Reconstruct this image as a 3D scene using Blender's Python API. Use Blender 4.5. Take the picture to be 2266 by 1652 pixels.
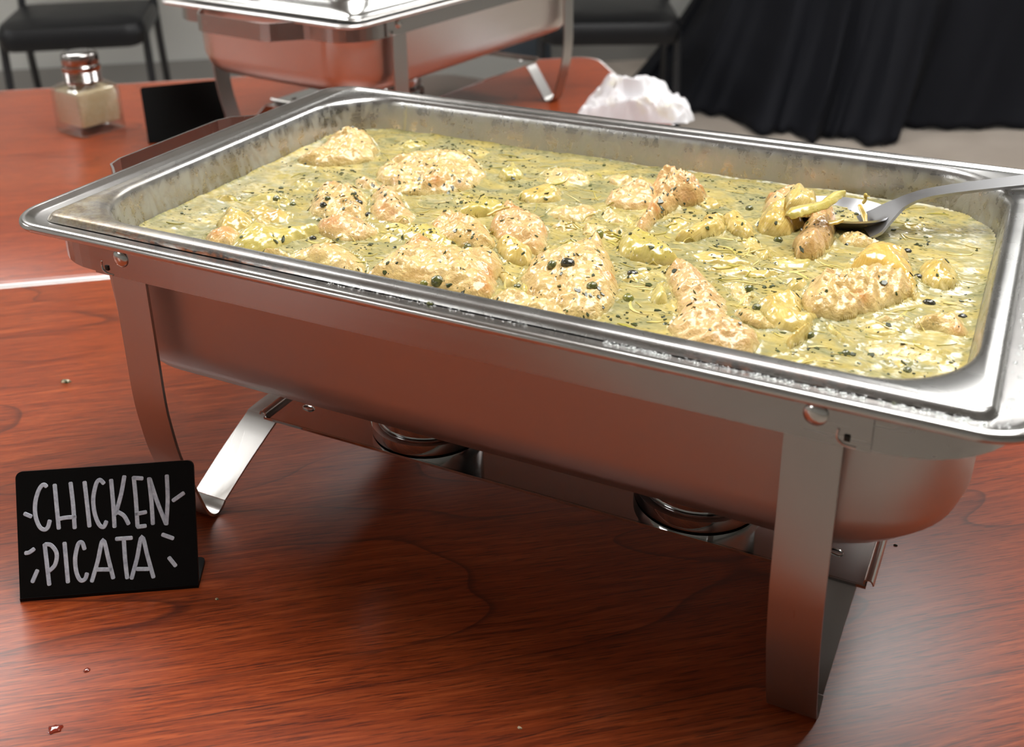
import bpy, bmesh, math, random
import numpy as np
from mathutils import Vector, Matrix, Euler
random.seed(7)
for o in list(bpy.data.objects): bpy.data.objects.remove(o)
scene = bpy.context.scene
COL = scene.collection

# ------------------------------------------------------------------ camera, world, lights, exposure
CAM = Vector((0.27101821, -0.59482965, 0.45613375))
EUL = Euler((math.radians(67.1362513), math.radians(0.52494014), math.radians(25.74540833)), 'XYZ')
FPX = 2422.44; CXP = 1133 + 43.6; CYP = 826 - 293.2
cd = bpy.data.cameras.new('camera'); cam = bpy.data.objects.new('camera', cd); COL.objects.link(cam)
cam.location = CAM; cam.rotation_euler = EUL
cd.sensor_width = 36; cd.lens = FPX / 2266 * 36; cd.sensor_fit = 'HORIZONTAL'
cd.shift_x = -43.6 / 2266; cd.shift_y = -293.2 / 2266
cd.clip_start = 0.02; cd.clip_end = 50
cd.dof.use_dof = True; cd.dof.focus_distance = 0.66; cd.dof.aperture_fstop = 9.5
scene.camera = cam

w = bpy.data.worlds.new('world'); scene.world = w; w.use_nodes = True
w.node_tree.nodes['Background'].inputs[0].default_value = (0.8, 0.85, 0.9, 1)
w.node_tree.nodes['Background'].inputs[1].default_value = 0.3
scene.view_settings.view_transform = 'Standard'; scene.view_settings.look = 'None'
scene.view_settings.gamma = 1; scene.view_settings.use_curve_mapping = False
scene.view_settings.exposure = -0.22
PANEL_W = 14.0           # radiance of the ceiling panels
PANEL_SPOTS = [(-4.2, -1.2), (-4.2, 2.0), (-1.2, 2.0), (.45, .1), (2.15, 1.55)]

# ------------------------------------------------------------------ helpers
RM = EUL.to_matrix()
def ray(u, v): return RM @ Vector(((u - CXP) / FPX, -(v - CYP) / FPX, -1.0))
def at(u, v, z=0.0):                     # point where the photo's sight line meets the level z
    d = ray(u, v); return CAM + d * ((z - CAM.z) / d.z)
def onplane(u, v, p0, n):
    d = ray(u, v); return CAM + d * ((p0 - CAM).dot(n) / d.dot(n))
ANG = math.radians(37.5); CA, SA = math.cos(ANG), math.sin(ANG)
def un(u, n, z=0.0): return Vector((u * CA - n * SA, u * SA + n * CA, z))

def newobj(name, bm, mat, parent=None, smooth=True, loc=None):
    me = bpy.data.meshes.new(name)
    bmesh.ops.recalc_face_normals(bm, faces=bm.faces)
    bm.to_mesh(me); bm.free()
    return meshobj(name, me, mat, parent, smooth, loc)
def meshobj(name, me, mat, parent=None, smooth=True, loc=None):
    if mat: me.materials.append(mat)
    o = bpy.data.objects.new(name, me); COL.objects.link(o)
    if smooth:
        me.polygons.foreach_set('use_smooth', [True] * len(me.polygons))
        try: me.set_sharp_from_angle(angle=math.radians(38))
        except Exception: pass
    if parent: o.parent = parent
    if loc is not None: o.location = loc
    return o
def tag(o, label=None, cat=None, group=None, kind=None):
    if label: o['label'] = label
    if cat: o['category'] = cat
    if group: o['group'] = group
    if kind: o['kind'] = kind
    return o
def empty(name, loc=(0, 0, 0), rz=0.0, **k):
    o = bpy.data.objects.new(name, None); COL.objects.link(o)
    o.location = loc; o.rotation_euler = (0, 0, rz); o.empty_display_size = .05
    return tag(o, **k)
def recentre(o):                         # put a mesh's origin at its own base
    me = o.data; n = len(me.vertices); c = np.empty(n * 3); me.vertices.foreach_get('co', c); c = c.reshape(-1, 3)
    p = np.array([(c[:, 0].min() + c[:, 0].max()) / 2, (c[:, 1].min() + c[:, 1].max()) / 2, c[:, 2].min()])
    me.vertices.foreach_set('co', (c - p).ravel()); o.location = Vector(p); return o
def copy_tree(o, parent=None):
    c = o.copy(); COL.objects.link(c); c.parent = parent
    for ch in list(o.children): copy_tree(ch, c)
    return c

def box(bm, x0, x1, y0, y1, z0, z1, bev=0.0, M=None):
    vs = [bm.verts.new((x, y, z)) for z in (z0, z1) for y in (y0, y1) for x in (x0, x1)]
    fs = [bm.faces.new([vs[i] for i in f]) for f in ((0, 2, 3, 1), (4, 5, 7, 6), (0, 1, 5, 4), (2, 6, 7, 3), (0, 4, 6, 2), (1, 3, 7, 5))]
    if bev > 0:
        es = list({e for f in fs for e in f.edges})
        r = bmesh.ops.bevel(bm, geom=es, offset=bev, segments=3, affect='EDGES', profile=.5)
    if M is not None: bmesh.ops.transform(bm, matrix=M, verts=[v for v in bm.verts])
def rrect(hx, hy, r, z, n=10, cx=0, cy=0):
    r = max(min(r, hx - 1e-4, hy - 1e-4), 1e-4); pts = []
    for k, (sx, sy) in enumerate(((1, 1), (-1, 1), (-1, -1), (1, -1))):
        for i in range(n + 1):
            a = math.pi / 2 * (k + i / n)
            pts.append((cx + sx * (hx - r) + r * math.cos(a), cy + sy * (hy - r) + r * math.sin(a), z))
    return pts
def loft(bm, rings, cap0=False, cap1=False, close=True):
    R = [[bm.verts.new(p) for p in ring] for ring in rings]; n = len(R[0])
    for a, b in zip(R, R[1:]):
        for i in range(n if close else n - 1):
            bm.faces.new((a[i], a[(i + 1) % n], b[(i + 1) % n], b[i]))
    if cap0: bm.faces.new(R[0][::-1])
    if cap1: bm.faces.new(R[-1])
def lathe(bm, prof, n=40, cx=0, cy=0, cap0=True, cap1=True):
    loft(bm, [[(cx + r * math.cos(2 * math.pi * i / n), cy + r * math.sin(2 * math.pi * i / n), z) for i in range(n)] for r, z in prof], cap0, cap1)
def ribbon(bm, pts, wdir, width, th, widths=None):   # a bent flat strip of metal
    pts = [Vector(p) for p in pts]; wdir = Vector(wdir).normalized(); R = []
    for i, p in enumerate(pts):
        t1 = (p - pts[i - 1]).normalized() if i else (pts[1] - p).normalized()
        t2 = (pts[i + 1] - p).normalized() if i < len(pts) - 1 else t1
        t = (t1 + t2); t = t.normalized() if t.length > 1e-6 else t1
        nn = t.cross(wdir).normalized(); k = th / 2 / max(.35, nn.dot(t1.cross(wdir).normalized()))
        hw = wdir * ((widths[i] if widths else width) / 2)
        R.append([p - hw - nn * k, p + hw - nn * k, p + hw + nn * k, p - hw + nn * k])
    loft(bm, R, True, True)
def smoothpath(P, n=6, closed=False):
    P = [Vector(p) for p in P]; out = []; m = len(P)
    for i in range(m if closed else m - 1):
        p0 = P[(i - 1) % m] if closed or i else P[0]; p1 = P[i]; p2 = P[(i + 1) % m]
        p3 = P[(i + 2) % m] if closed or i + 2 < m else P[-1]
        for k in range(n):
            t = k / n; out.append(.5 * ((2 * p1) + (p2 - p0) * t + (2 * p0 - 5 * p1 + 4 * p2 - p3) * t * t + (3 * p1 - p0 - 3 * p2 + p3) * t ** 3))
    if not closed: out.append(P[-1])
    return out
def tube(bm, pts, r, n=10):
    pts = [Vector(p) for p in pts]; R = []
    for i, p in enumerate(pts):
        t = (pts[min(i + 1, len(pts) - 1)] - pts[max(i - 1, 0)]).normalized()
        a = t.orthogonal().normalized() if i == 0 else (pa - t * pa.dot(t)).normalized()
        pa = a; b = t.cross(a); rr = r[i] if isinstance(r, (list, tuple)) else r
        R.append([p + (a * math.cos(2 * math.pi * k / n) + b * math.sin(2 * math.pi * k / n)) * rr for k in range(n)])
    loft(bm, R, True, True)

# ------------------------------------------------------------------ node materials
class NT:
    def __init__(s, name):
        s.m = bpy.data.materials.new(name); s.m.use_nodes = True; s.t = s.m.node_tree
        s.b = s.t.nodes['Principled BSDF']
    def link(s, a, b): s.t.links.new(a, b)
    def n(s, typ, **k):
        x = s.t.nodes.new(typ)
        for a, v in k.items(): setattr(x, a, v)
        return x
    def inp(s, sock, v):
        if hasattr(v, 'is_linked') or isinstance(v, bpy.types.NodeSocket): s.link(v, sock)
        elif isinstance(v, (tuple, list)): sock.default_value = tuple(v) + ((1,) if len(v) == 3 and sock.type == 'RGBA' else ())
        else: sock.default_value = v
    def set(s, **k):
        for a, v in k.items(): s.inp(s.b.inputs[a.replace('_', ' ')], v)
    def obj(s): return s.n('ShaderNodeTexCoord').outputs['Object']
    def pos(s): return s.n('ShaderNodeNewGeometry').outputs['Position']
    def mapv(s, v, scale=(1, 1, 1), rot=(0, 0, 0), loc=(0, 0, 0)):
        x = s.n('ShaderNodeMapping'); s.link(v, x.inputs[0]); x.inputs['Scale'].default_value = scale
        x.inputs['Rotation'].default_value = rot; x.inputs['Location'].default_value = loc; return x.outputs[0]
    def noise(s, v, scale=5, detail=4, rough=.5, dist=0, col=False):
        x = s.n('ShaderNodeTexNoise'); s.link(v, x.inputs['Vector']); x.inputs['Scale'].default_value = scale
        x.inputs['Detail'].default_value = detail; x.inputs['Roughness'].default_value = rough; x.inputs['Distortion'].default_value = dist
        return x.outputs['Color' if col else 'Fac']
    def voro(s, v, scale=5, feature='F1', rnd=1):
        x = s.n('ShaderNodeTexVoronoi', feature=feature); s.link(v, x.inputs['Vector']); x.inputs['Scale'].default_value = scale
        x.inputs['Randomness'].default_value = rnd; return x.outputs['Distance']
    def ramp(s, f, stops, interp='LINEAR'):
        x = s.n('ShaderNodeValToRGB'); s.link(f, x.inputs[0]); e = x.color_ramp; e.interpolation = interp
        while len(e.elements) < len(stops): e.elements.new(.5)
        for el, (p, c) in zip(e.elements, stops):
            el.position = p; el.color = (c, c, c, 1) if isinstance(c, (int, float)) else tuple(c) + (1,)
        return x.outputs[0]
    def mix(s, f, a, b, mode='MIX'):
        x = s.n('ShaderNodeMix', data_type='RGBA', blend_type=mode)
        s.inp(x.inputs[0], f); s.inp(x.inputs[6], a); s.inp(x.inputs[7], b); return x.outputs[2]
    def math(s, op, a, b=0.0, c=None):
        x = s.n('ShaderNodeMath', operation=op); s.inp(x.inputs[0], a); s.inp(x.inputs[1], b)
        if c is not None: s.inp(x.inputs[2], c)
        return x.outputs[0]
    def sep(s, v):
        x = s.n('ShaderNodeSeparateXYZ'); s.link(v, x.inputs[0]); return x.outputs
    def bump(s, h, strength=.3, dist=.001, normal=None):
        x = s.n('ShaderNodeBump'); s.link(h, x.inputs['Height']); x.inputs['Strength'].default_value = strength
        x.inputs['Distance'].default_value = dist
        if normal is not None: s.link(normal, x.inputs['Normal'])
        s.link(x.outputs[0], s.b.inputs['Normal']); return x.outputs[0]
def srgb(r, g, b):
    f = lambda c: ((c / 255 + .055) / 1.055) ** 2.4 if c > 10 else c / 255 / 12.92
    return (f(r), f(g), f(b))
def plain(name, col, rough=.5, metal=0.0, **k):
    m = NT(name); m.set(Base_Color=col, Roughness=rough, Metallic=metal, **k); return m.m

def brushed(name, col=(.58, .56, .54), rough=.28, scale=(4, 4, 600), bump=.05, var=.08, space='obj'):
    m = NT(name); v = m.obj()
    n1 = m.noise(m.mapv(v, scale), 1, 3, .6); n2 = m.noise(v, 14, 3)
    r = m.math('ADD', m.math('MULTIPLY', n1, var), m.math('MULTIPLY_ADD', n2, var, rough - var))
    m.set(Base_Color=col, Metallic=1.0, Roughness=r); m.bump(n1, bump, .0004); return m.m
STEEL_X = brushed('satin_steel_along_length', scale=(5, 300, 300), rough=.25, bump=.012, col=(.44, .43, .42))
STEEL_LEG = brushed('brushed_steel_strip', scale=(700, 8, 8), rough=.30, col=(.46, .445, .43))
STEEL_BODY = brushed('soft_satin_steel', scale=(60, 60, 60), rough=.36, bump=.02, col=(.66, .63, .61))
STEEL_RIM = brushed('polished_rim_steel', scale=(30, 30, 30), rough=.2, bump=.03, col=(.68, .68, .67))
MIRROR = plain('mirror_steel', (.60, .60, .60), .07, 1.0)
RIVET = plain('rivet_steel', (.62, .60, .58), .18, 1.0)
SPOON = brushed('spoon_steel', scale=(40, 700, 700), rough=.34, bump=.05, col=(.46, .46, .47))

def wood():
    m = NT('cherry_laminate'); v = m.obj()
    warp = m.noise(m.mapv(v, (1.6, 5, 1)), 1.0, 3, .5, 0, True)
    wv = m.n('ShaderNodeVectorMath', operation='MULTIPLY_ADD'); m.link(warp, wv.inputs[0]); wv.inputs[1].default_value = (.05, .09, 0); m.link(v, wv.inputs[2])
    figure = m.noise(m.mapv(wv.outputs[0], (1.3, 7.0, 1)), 1.0, 1.5, .4)
    rings = m.math('FRACT', m.math('MULTIPLY', figure, 13.0))
    line = m.ramp(rings, [(0, .0), (.012, 1), (.05, .28), (.22, 0), (1, 0)])
    fine = m.noise(m.mapv(wv.outputs[0], (16, 420, 1)), 1, 4, .7)
    pores = m.ramp(m.noise(m.mapv(v, (55, 1100, 1), loc=(3, 1, 0)), 1, 2, .6), [(.36, 1), (.46, 0)])
    tone = m.noise(m.mapv(v, (1.2, 6, 1), loc=(5, 2, 0)), 1, 3)
    c = m.ramp(fine, [(.3, srgb(108, 42, 14)), (.5, srgb(150, 63, 25)), (.72, srgb(184, 90, 44))])
    c = m.mix(m.ramp(tone, [(.35, 0), (.65, .55)]), c, srgb(128, 50, 24))
    c = m.mix(m.math('MULTIPLY', line, .72), c, srgb(66, 26, 18))
    c = m.mix(m.math('MULTIPLY', pores, .65), c, srgb(70, 28, 18))
    m.set(Base_Color=c, Roughness=.30, Specular_IOR_Level=.62)
    m.bump(m.math('ADD', m.math('MULTIPLY', fine, .7), m.noise(m.mapv(v, (260, 260, 1)), 1, 2)), .05, .0005)
    return m.m
WOOD = wood()
EDGE = plain('pale_edge_banding', srgb(232, 228, 226), .45)

# ------------------------------------------------------------------ the room (aligned with the tables)
FLOOR = -0.74
def wallmat(name, c):
    m = NT(name); v = m.obj(); n = m.noise(v, 120, 3)
    m.set(Base_Color=c, Roughness=.85); m.bump(n, .1, .002); return m.m
WALL = wallmat('painted_wall', srgb(172, 172, 168)); CEIL = wallmat('ceiling_tile_white', srgb(172, 172, 170))
def rbox(name, u0, u1, n0, n1, z0, z1, mat, parent=None, bev=0.0, kind='structure', smooth=False):
    bm = bmesh.new(); box(bm, u0, u1, n0, n1, z0, z1, bev)
    o = newobj(name, bm, mat, parent, smooth); 
    if not parent: o.rotation_euler = (0, 0, ANG); 
    if kind and not parent: o['kind'] = kind
    return o
U0, U1, N0, N1, CZ = -6.0, 4.2, -3.6, 4.15, 1.96
grout = plain('grey_grout', srgb(120, 114, 108), .9)
floor = rbox('floor', U0, U1, N0, N1, FLOOR - .06, FLOOR - .003, grout)
tm = NT('beige_floor_tile'); tv = tm.pos()
tm.set(Base_Color=tm.ramp(tm.noise(tv, 6, 5), [(.3, srgb(168, 156, 144)), (.7, srgb(184, 172, 160))]), Roughness=.35)
TILE = tm.m
bm = bmesh.new(); box(bm, 0, .597, 0, .597, -.02, 0, .0015); tile0 = newobj('tile', bm, TILE, floor, False)
tile0.location = (U0, N0, FLOOR)
for i in range(17):
    for j in range(13):
        if i or j:
            t = tile0.copy(); COL.objects.link(t); t.parent = floor; t.location = (U0 + .6 * i, N0 + .6 * j - .05, FLOOR)
rbox('wall_back', U0 - .1, U1 + .1, N1, N1 + .1, FLOOR - .06, CZ + .1, WALL)
rbox('wall_front', U0 - .1, U1 + .1, N0 - .1, N0, FLOOR - .06, CZ + .1, WALL)
rbox('wall_left', U0 - .1, U0, N0, N1, FLOOR - .06, CZ + .1, WALL)
rbox('wall_right', U1, U1 + .1, N0, N1, FLOOR - .06, CZ + .1, WALL)
rbox('ceiling', U0, U1, N0, N1, CZ, CZ + .08, CEIL)
rbox('baseboard_back', U0, U1, N1 - .012, N1, FLOOR, FLOOR + .11, plain('dark_baseboard', srgb(120, 118, 114), .6))
for o in [o for o in bpy.data.objects if o.name.startswith(('wall_', 'ceiling', 'baseboard'))]: o['kind'] = 'structure'
em = NT('lit_panel'); em.set(Base_Color=(.9, .9, .9), Emission_Color=(1, 1, .985), Emission_Strength=PANEL_W); PANEL = em.m
WHITE = plain('white_metal_trim', (.8, .8, .8), .5)
p0 = None
for k, (u, n) in enumerate(PANEL_SPOTS):
    if p0 is None:
        p0 = empty('ceiling_light', un(u, n, CZ), ANG)
        bm = bmesh.new()
        for a in ((-.64, .64, -.64, -.60), (-.64, .64, .60, .64), (-.64, -.60, -.60, .60), (.60, .64, -.60, .60)): box(bm, *a, -.03, 0)
        newobj('light_frame', bm, WHITE, p0, False)
        bm = bmesh.new(); box(bm, -.6, .6, -.6, .6, -.02, -.008); newobj('diffuser', bm, PANEL, p0, False); p = p0
    else:
        p = copy_tree(p0); p.location = un(u, n, CZ)
    tag(p, 'square white lit ceiling panel above the room', 'ceiling light', 'lit panels in the ceiling')

# ------------------------------------------------------------------ tables
def table(name, u0, u1, n0, n1, label):
    t = empty(name, un((u0 + u1) / 2, (n0 + n1) / 2, FLOOR), ANG, label=label, cat='table', group='red-brown folding tables pushed together')
    hx, hy = (u1 - u0) / 2, (n1 - n0) / 2; H = -FLOOR; r = .035
    bm = bmesh.new(); loft(bm, [rrect(hx - .005, hy - .005, r, H - .028), rrect(hx - .005, hy - .005, r, H - .0005), rrect(hx - .0055, hy - .0055, r, H)], True, True)
    newobj('tabletop', bm, WOOD, t)
    bm = bmesh.new(); loft(bm, [rrect(hx - .0052, hy - .0052, r, H - .027), rrect(hx - .001, hy - .001, r + .004, H - .027), rrect(hx, hy, r + .005, H - .024), rrect(hx, hy, r + .005, H - .004), rrect(hx - .0015, hy - .0015, r + .0035, H - .0008), rrect(hx - .0048, hy - .0048, r, H - .0004)])
    o = newobj('edge_band', bm, EDGE, t); o['label'] = 'pale grey edge band'
    steel = plain('black_table_leg', (.02, .02, .02), .4)
    for s in (-1, 1):
        bm = bmesh.new(); x = s * (hx - .25)
        box(bm, x - .025, x + .025, -.04, .04, .035, H - .028); box(bm, x - .03, x + .03, -hy + .08, hy - .08, 0, .035, .006)
        newobj('leg', bm, steel, t, False)
    return t
table('folding_table', -1.475, .355, -.372, .4275, 'red-brown wood laminate table holding the chicken dish and its sign')
table('folding_table', -1.475, .355, .4295, 1.232, 'red-brown wood laminate table behind, holding the shaker and covered chafing dish')

# ------------------------------------------------------------------ chafing dish
H = .2128
def rivet(bm, c, axis, r, h):
    c = Vector(c); ax = Vector(axis).normalized(); a = ax.orthogonal().normalized(); b = ax.cross(a); R = []
    for k in range(7):
        t = k / 7 * math.pi / 2
        R.append([c + ax * h * math.sin(t) + (a * math.cos(2 * math.pi * i / 20) + b * math.sin(2 * math.pi * i / 20)) * r * math.cos(t) for i in range(20)])
    loft(bm, R, True, True)
def build_frame():
    root = empty('chafing_frame', (0, 0, 0))
    zb, zt = .186, .2085; zc, hh = (zb + zt) / 2, zt - zb
    YB = .1700
    for s in (-1, 1):                                       # long sides: plate with rivets and punched stops
        pts = [(s * -.2265, s * -YB, zc), (s * .2265, s * -YB, zc)]
        bm = bmesh.new(); ribbon(bm, pts, (0, 0, 1), hh, .0016); newobj('side_band', bm, STEEL_X, root, False)
        for x in (-.204, .202):
            bm = bmesh.new(); rivet(bm, (x * s, s * -(YB + .0006), .1992), (0, -s, 0), .0058, .0028); newobj('rivet', bm, RIVET, root)
        for x in (-.2163, .2163):
            bm = bmesh.new(); y = s * -(YB + .0009)
            box(bm, x * s - .0014, x * s + .0014, y - .0008, y + .0008, .1892, .1925, .0005); newobj('punched_stop', bm, plain('dark_gap', (.05, .045, .04), .4, 1) if s > 0 and x < 0 else bpy.data.materials.get('dark_gap'), root)
            bm = bmesh.new(); P = smoothpath([(x * s - .0040, y, .1945), (x * s - .0042, y, .190), (x * s - .001, y, .1872), (x * s + .004, y, .1868)], 4); tube(bm, P, .0006, 6)
            newobj('punched_lip', bm, RIVET, root)
    for s in (-1, 1):                                       # rounded ends with a grip in the middle
        r = .052; xe = .2835; P = [(s * .222, s * -(YB - .0018), zc)]
        ye = YB - .0018
        half = [(.226, -ye)] + [(xe - r + r * math.cos(a), -ye + r + r * math.sin(a)) for a in [math.radians(-90 + 9 * k) for k in range(11)]]
        half += [(xe, -.098), (xe + .003, -.090), (xe + .026, -.070), (xe + .034, -.064), (xe + .038, -.052), (xe + .038, -.02), (xe + .038, 0)]
        path = half + [(x, -y) for x, y in reversed(half[:-1])]
        bm = bmesh.new(); ribbon(bm, [(s * x, y, zc) for x, y in path], (0, 0, 1), hh, .0015)
        newobj('end_band', bm, STEEL_X, root, False)
    for sx in (-1, 1):                                      # four bent legs and the struts that carry the shelf
        for sy in (-1, 1):
            xc = sx * .20175
            prof = [(-.1688, .206), (-.1688, .14), (-.1688, .105), (-.1672, .085), (-.1635, .0605), (-.155, .030), (-.1495, .0125), (-.1455, .0045), (-.1405, .0011), (-.1355, .0022), (-.131, .006)]
            pts = smoothpath([(xc, y, z) for y, z in prof], 4)
            bm = bmesh.new(); ribbon(bm, [(x, y * -sy, z) for x, y, z in pts], (1, 0, 0), .0262, .0019)
            leg = newobj('leg', bm, STEEL_LEG, root, True)
            xi = -.182 if sx < 0 else .2075
            pts = smoothpath([(xc, -.1305, .0062), (xc + (xi - xc) * .5, -.112, .030), (xi, -.0945, .0515), (xi, -.088, .0538), (xi, -.06, .0540)], 4)
            bm = bmesh.new(); ribbon(bm, [(x, y * -sy, z) for x, y, z in pts], (1, 0, 0), .0258, .0016)
            st = newobj('strut', bm, STEEL_LEG, root, True)
    bm = bmesh.new(); x0, x1, yh = -.1765, .2255, .0965      # shelf: polished plate with folded lips
    box(bm, x0, x1, -yh, yh, .0552, .0564)
    for s in (-1, 1): box(bm, x0, x1, s * yh - .0006, s * yh + .0006, .0546, .0564)
    shelf = newobj('shelf', bm, MIRROR, root, False); shelf['label'] = 'polished fuel shelf'
    for x in (x0 + .0008, x1 - .0008):
        bm = bmesh.new(); ribbon(bm, smoothpath([(x, 0, .0545), (x - .0004 * (1 if x > 0 else -1), 0, .0575), (x, 0, .0595), (x + .003 * (1 if x > 0 else -1), 0, .0600), (x + .0045 * (1 if x > 0 else -1), 0, .0572)], 3), (0, 1, 0), 2 * yh, .0008)
        newobj('shelf_lip', bm, RIVET, shelf)
    for x in (x0 + .021, x1 - .021):
        for s in (-1, 1):
            bm = bmesh.new(); cx, cy = x, s * .075
            tube(bm, smoothpath([(cx - .003, cy - .0015, .0568), (cx + .003, cy - .0025, .0568), (cx + .0045, cy, .0569), (cx + .003, cy + .002, .0568), (cx - .003, cy + .002, .0568), (cx - .0042, cy, .0568), (cx - .003, cy - .0015, .0568)], 3), .0005, 6)
            newobj('slot_rim', bm, RIVET, shelf)
    return root
def build_water_pan():
    r = [(.12, .06, .04, .1075), (.228, .120, .045, .1078), (.243, .135, .055, .1092), (.256, .147, .062, .1145), (.2635, .1532, .062, .124), (.2672, .1565, .060, .138),
         (.270, .1590, .060, .205), (.2705, .1595, .05, .2068), (.283, .1675, .022, .2070), (.2845, .169, .02, .2085),
         (.2900, .1720, .024, .2076), (.2928, .1748, .027, .2060), (.2948, .1768, .028, .2066), (.2956, .1776, .028, .2084), (.2952, .1772, .028, .2102), (.2940, .1760, .027, .2113), (.2922, .1742, .025, .2116), (.2900, .172, .023, .2110), (.2884, .1704, .022, .2098),
         (.2850, .1690, .02, .2093), (.2755, .1657, .016, .2091), (.270, .1600, .05, .2080), (.2688, .158, .053, .20), (.2658, .1551, .060, .138), (.2545, .1455, .062, .1165), (.226, .118, .045, .1095), (.12, .06, .04, .1092)]
    bm = bmesh.new(); loft(bm, [rrect(a, b, c, z, 14) for a, b, c, z in r], True, True)
    return bm
def panmat():
    m = NT('used_food_pan_steel'); v = m.obj(); x, y, z = m.sep(v)
    scr = m.noise(m.mapv(v, (30, 30, 300)), 1, 4, .6)
    film = m.noise(m.mapv(v, (1, 1, .55)), 95, 6, .7, .3)
    blot = m.noise(m.mapv(v, (1, 1, .5), loc=(.3, .1, 0)), 19, 5, .6, 1.2)
    wall = m.ramp(z, [(.0, 1), (.2065, 1), (.2095, 0), (1, 0)])
    smear = m.math('MULTIPLY', wall, m.ramp(film, [(.44, 0), (.60, .9)]))
    cream = m.math('MULTIPLY', wall, m.ramp(blot, [(.64, 0), (.69, .8)]))
    low = m.math('MULTIPLY', wall, m.ramp(z, [(.186, 1), (.199, .35), (.205, .15)]))
    near = m.ramp(y, [(.0, 0), (1, 0)])
    # baked-on brown stain on the near left corner and near edge of the flange
    ax = m.math('ADD', m.math('MULTIPLY', x, -1.0), m.math('MULTIPLY', y, -1.4))
    burn = m.math('MULTIPLY', m.ramp(ax, [(.34, 0), (.46, 1)]), m.ramp(m.noise(v, 70, 6, .7), [(.30, .45), (.55, 1)]))
    base = m.mix(m.math('MULTIPLY', low, .35), (.50, .495, .485), srgb(160, 150, 134))
    base = m.mix(smear, base, srgb(174, 173, 164)); base = m.mix(cream, base, srgb(198, 190, 150))
    flange = m.ramp(z, [(.0, 0), (.2095, 0), (.2115, 1), (1, 1)])
    bf = m.math('MULTIPLY', burn, flange)
    base = m.mix(bf, base, m.ramp(m.noise(v, 260, 4, .7), [(.35, srgb(84, 60, 28)), (.6, srgb(138, 122, 84))]))
    nearm = m.ramp(m.math('MULTIPLY', y, -1.0), [(.159, 0), (.1615, 1)])
    lxm = m.ramp(m.math('ABSOLUTE', m.math('ADD', x, .165)), [(.05, 1), (.10, 0)]); rxm = m.ramp(m.math('ABSOLUTE', m.math('ADD', x, -.175)), [(.03, .8), (.07, 0)])
    cake = m.math('MULTIPLY', m.math('MULTIPLY', nearm, m.math('MAXIMUM', lxm, rxm)), m.ramp(m.noise(m.mapv(v, (16, 90, 160)), 1, 6, .75), [(.40, 0), (.52, 1)]))
    cake = m.math('MULTIPLY', cake, m.ramp(z, [(0, 1), (.2112, 1), (.2128, 0), (1, 0)]))
    base = m.mix(cake, base, m.ramp(m.noise(v, 240, 3), [(.4, srgb(44, 20, 8)), (.6, srgb(132, 70, 24))]))
    bf = m.math('MAXIMUM', bf, cake)
    dirt = m.math('ADD', m.math('MULTIPLY', smear, .7), m.math('ADD', m.math('MULTIPLY', cream, .6), m.math('MULTIPLY', bf, .6)))
    m.set(Base_Color=base, Metallic=m.math('SUBTRACT', 1.0, m.math('MINIMUM', dirt, .9)),
          Roughness=m.math('ADD', m.math('MULTIPLY', scr, .14), m.math('MULTIPLY_ADD', dirt, .15, .2)))
    m.bump(m.math('ADD', m.math('MULTIPLY', scr, .15), m.math('ADD', m.math('MULTIPLY', smear, .6), m.math('MULTIPLY', cream, 1.5))), .35, .0006)
    return m.m
def build_food_pan():
    r = [(.2740, .1642, .0090, .2094), (.2735, .1637, .0088, .2104), (.2724, .1626, .008, .2119), (.2712, .1613, .007, .2129), (.2695, .1597, .006, .2133), (.266, .156, .02, .2133), (.2635, .1535, .046, .2131),
         (.2618, .1518, .050, .2120), (.2606, .1506, .051, .2100), (.2598, .1498, .051, .2068), (.2588, .1488, .050, .2020), (.2562, .1462, .049, .186), (.2525, .1425, .046, .165), (.249, .139, .042, .160), (.24, .13, .03, .1565), (.1, .06, .02, .156)]
    bm = bmesh.new(); loft(bm, [rrect(a, b, c, z, 16) for a, b, c, z in r], False, True)
    return bm
frame = build_frame()
tag(frame, 'brushed steel chafing frame with four bent legs under the open dish of chicken', 'chafing frame')
wpan = tag(newobj('water_pan', build_water_pan(), None), 'satin steel water pan with rolled rim holding the chicken pan', 'pan')
wpan.location = (0, 0, 0)

def watermat():
    m = NT('water_pan_steel'); v = m.obj(); x, y, z = m.sep(v)
    n = m.noise(v, 60, 3); groove = m.ramp(z, [(0, 0), (.2086, 0), (.2090, 1), (.2100, 1), (.2106, 0), (1, 0)])
    gn = m.noise(m.mapv(v, (14, 60, 60)), 1, 6, .75)
    near = m.ramp(m.math('MULTIPLY', y, -1.0), [(.155, 0), (.162, 1)])
    lx = m.ramp(m.math('ABSOLUTE', m.math('ADD', x, .155)), [(.03, 1), (.085, 0)])
    rx = m.ramp(m.math('ABSOLUTE', m.math('ADD', x, -.175)), [(.03, 1), (.07, 0)])
    st = m.math('MULTIPLY', m.math('MULTIPLY', groove, near), m.math('MULTIPLY', m.math('MAXIMUM', lx, rx), m.ramp(gn, [(.36, 0), (.46, 1)])))
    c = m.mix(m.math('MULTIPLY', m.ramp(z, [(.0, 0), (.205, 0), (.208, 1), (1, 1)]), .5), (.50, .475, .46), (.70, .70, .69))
    c = m.mix(st, c, m.ramp(m.noise(v, 180, 3), [(.4, srgb(48, 22, 10)), (.6, srgb(140, 72, 22))]))
    rim = m.ramp(z, [(.0, .36), (.204, .36), (.208, .19), (1, .19)])
    m.set(Base_Color=c, Metallic=m.math('SUBTRACT', 1.0, m.math('MULTIPLY', st, .8)), Roughness=m.math('MULTIPLY_ADD', n, .06, rim))
    m.bump(m.math('ADD', m.math('MULTIPLY', m.noise(m.mapv(v, (30, 400, 400)), 1, 2), .3), m.math('MULTIPLY', st, gn)), .1, .0004)
    return m.m
wpan.data.materials.append(watermat())
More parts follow.
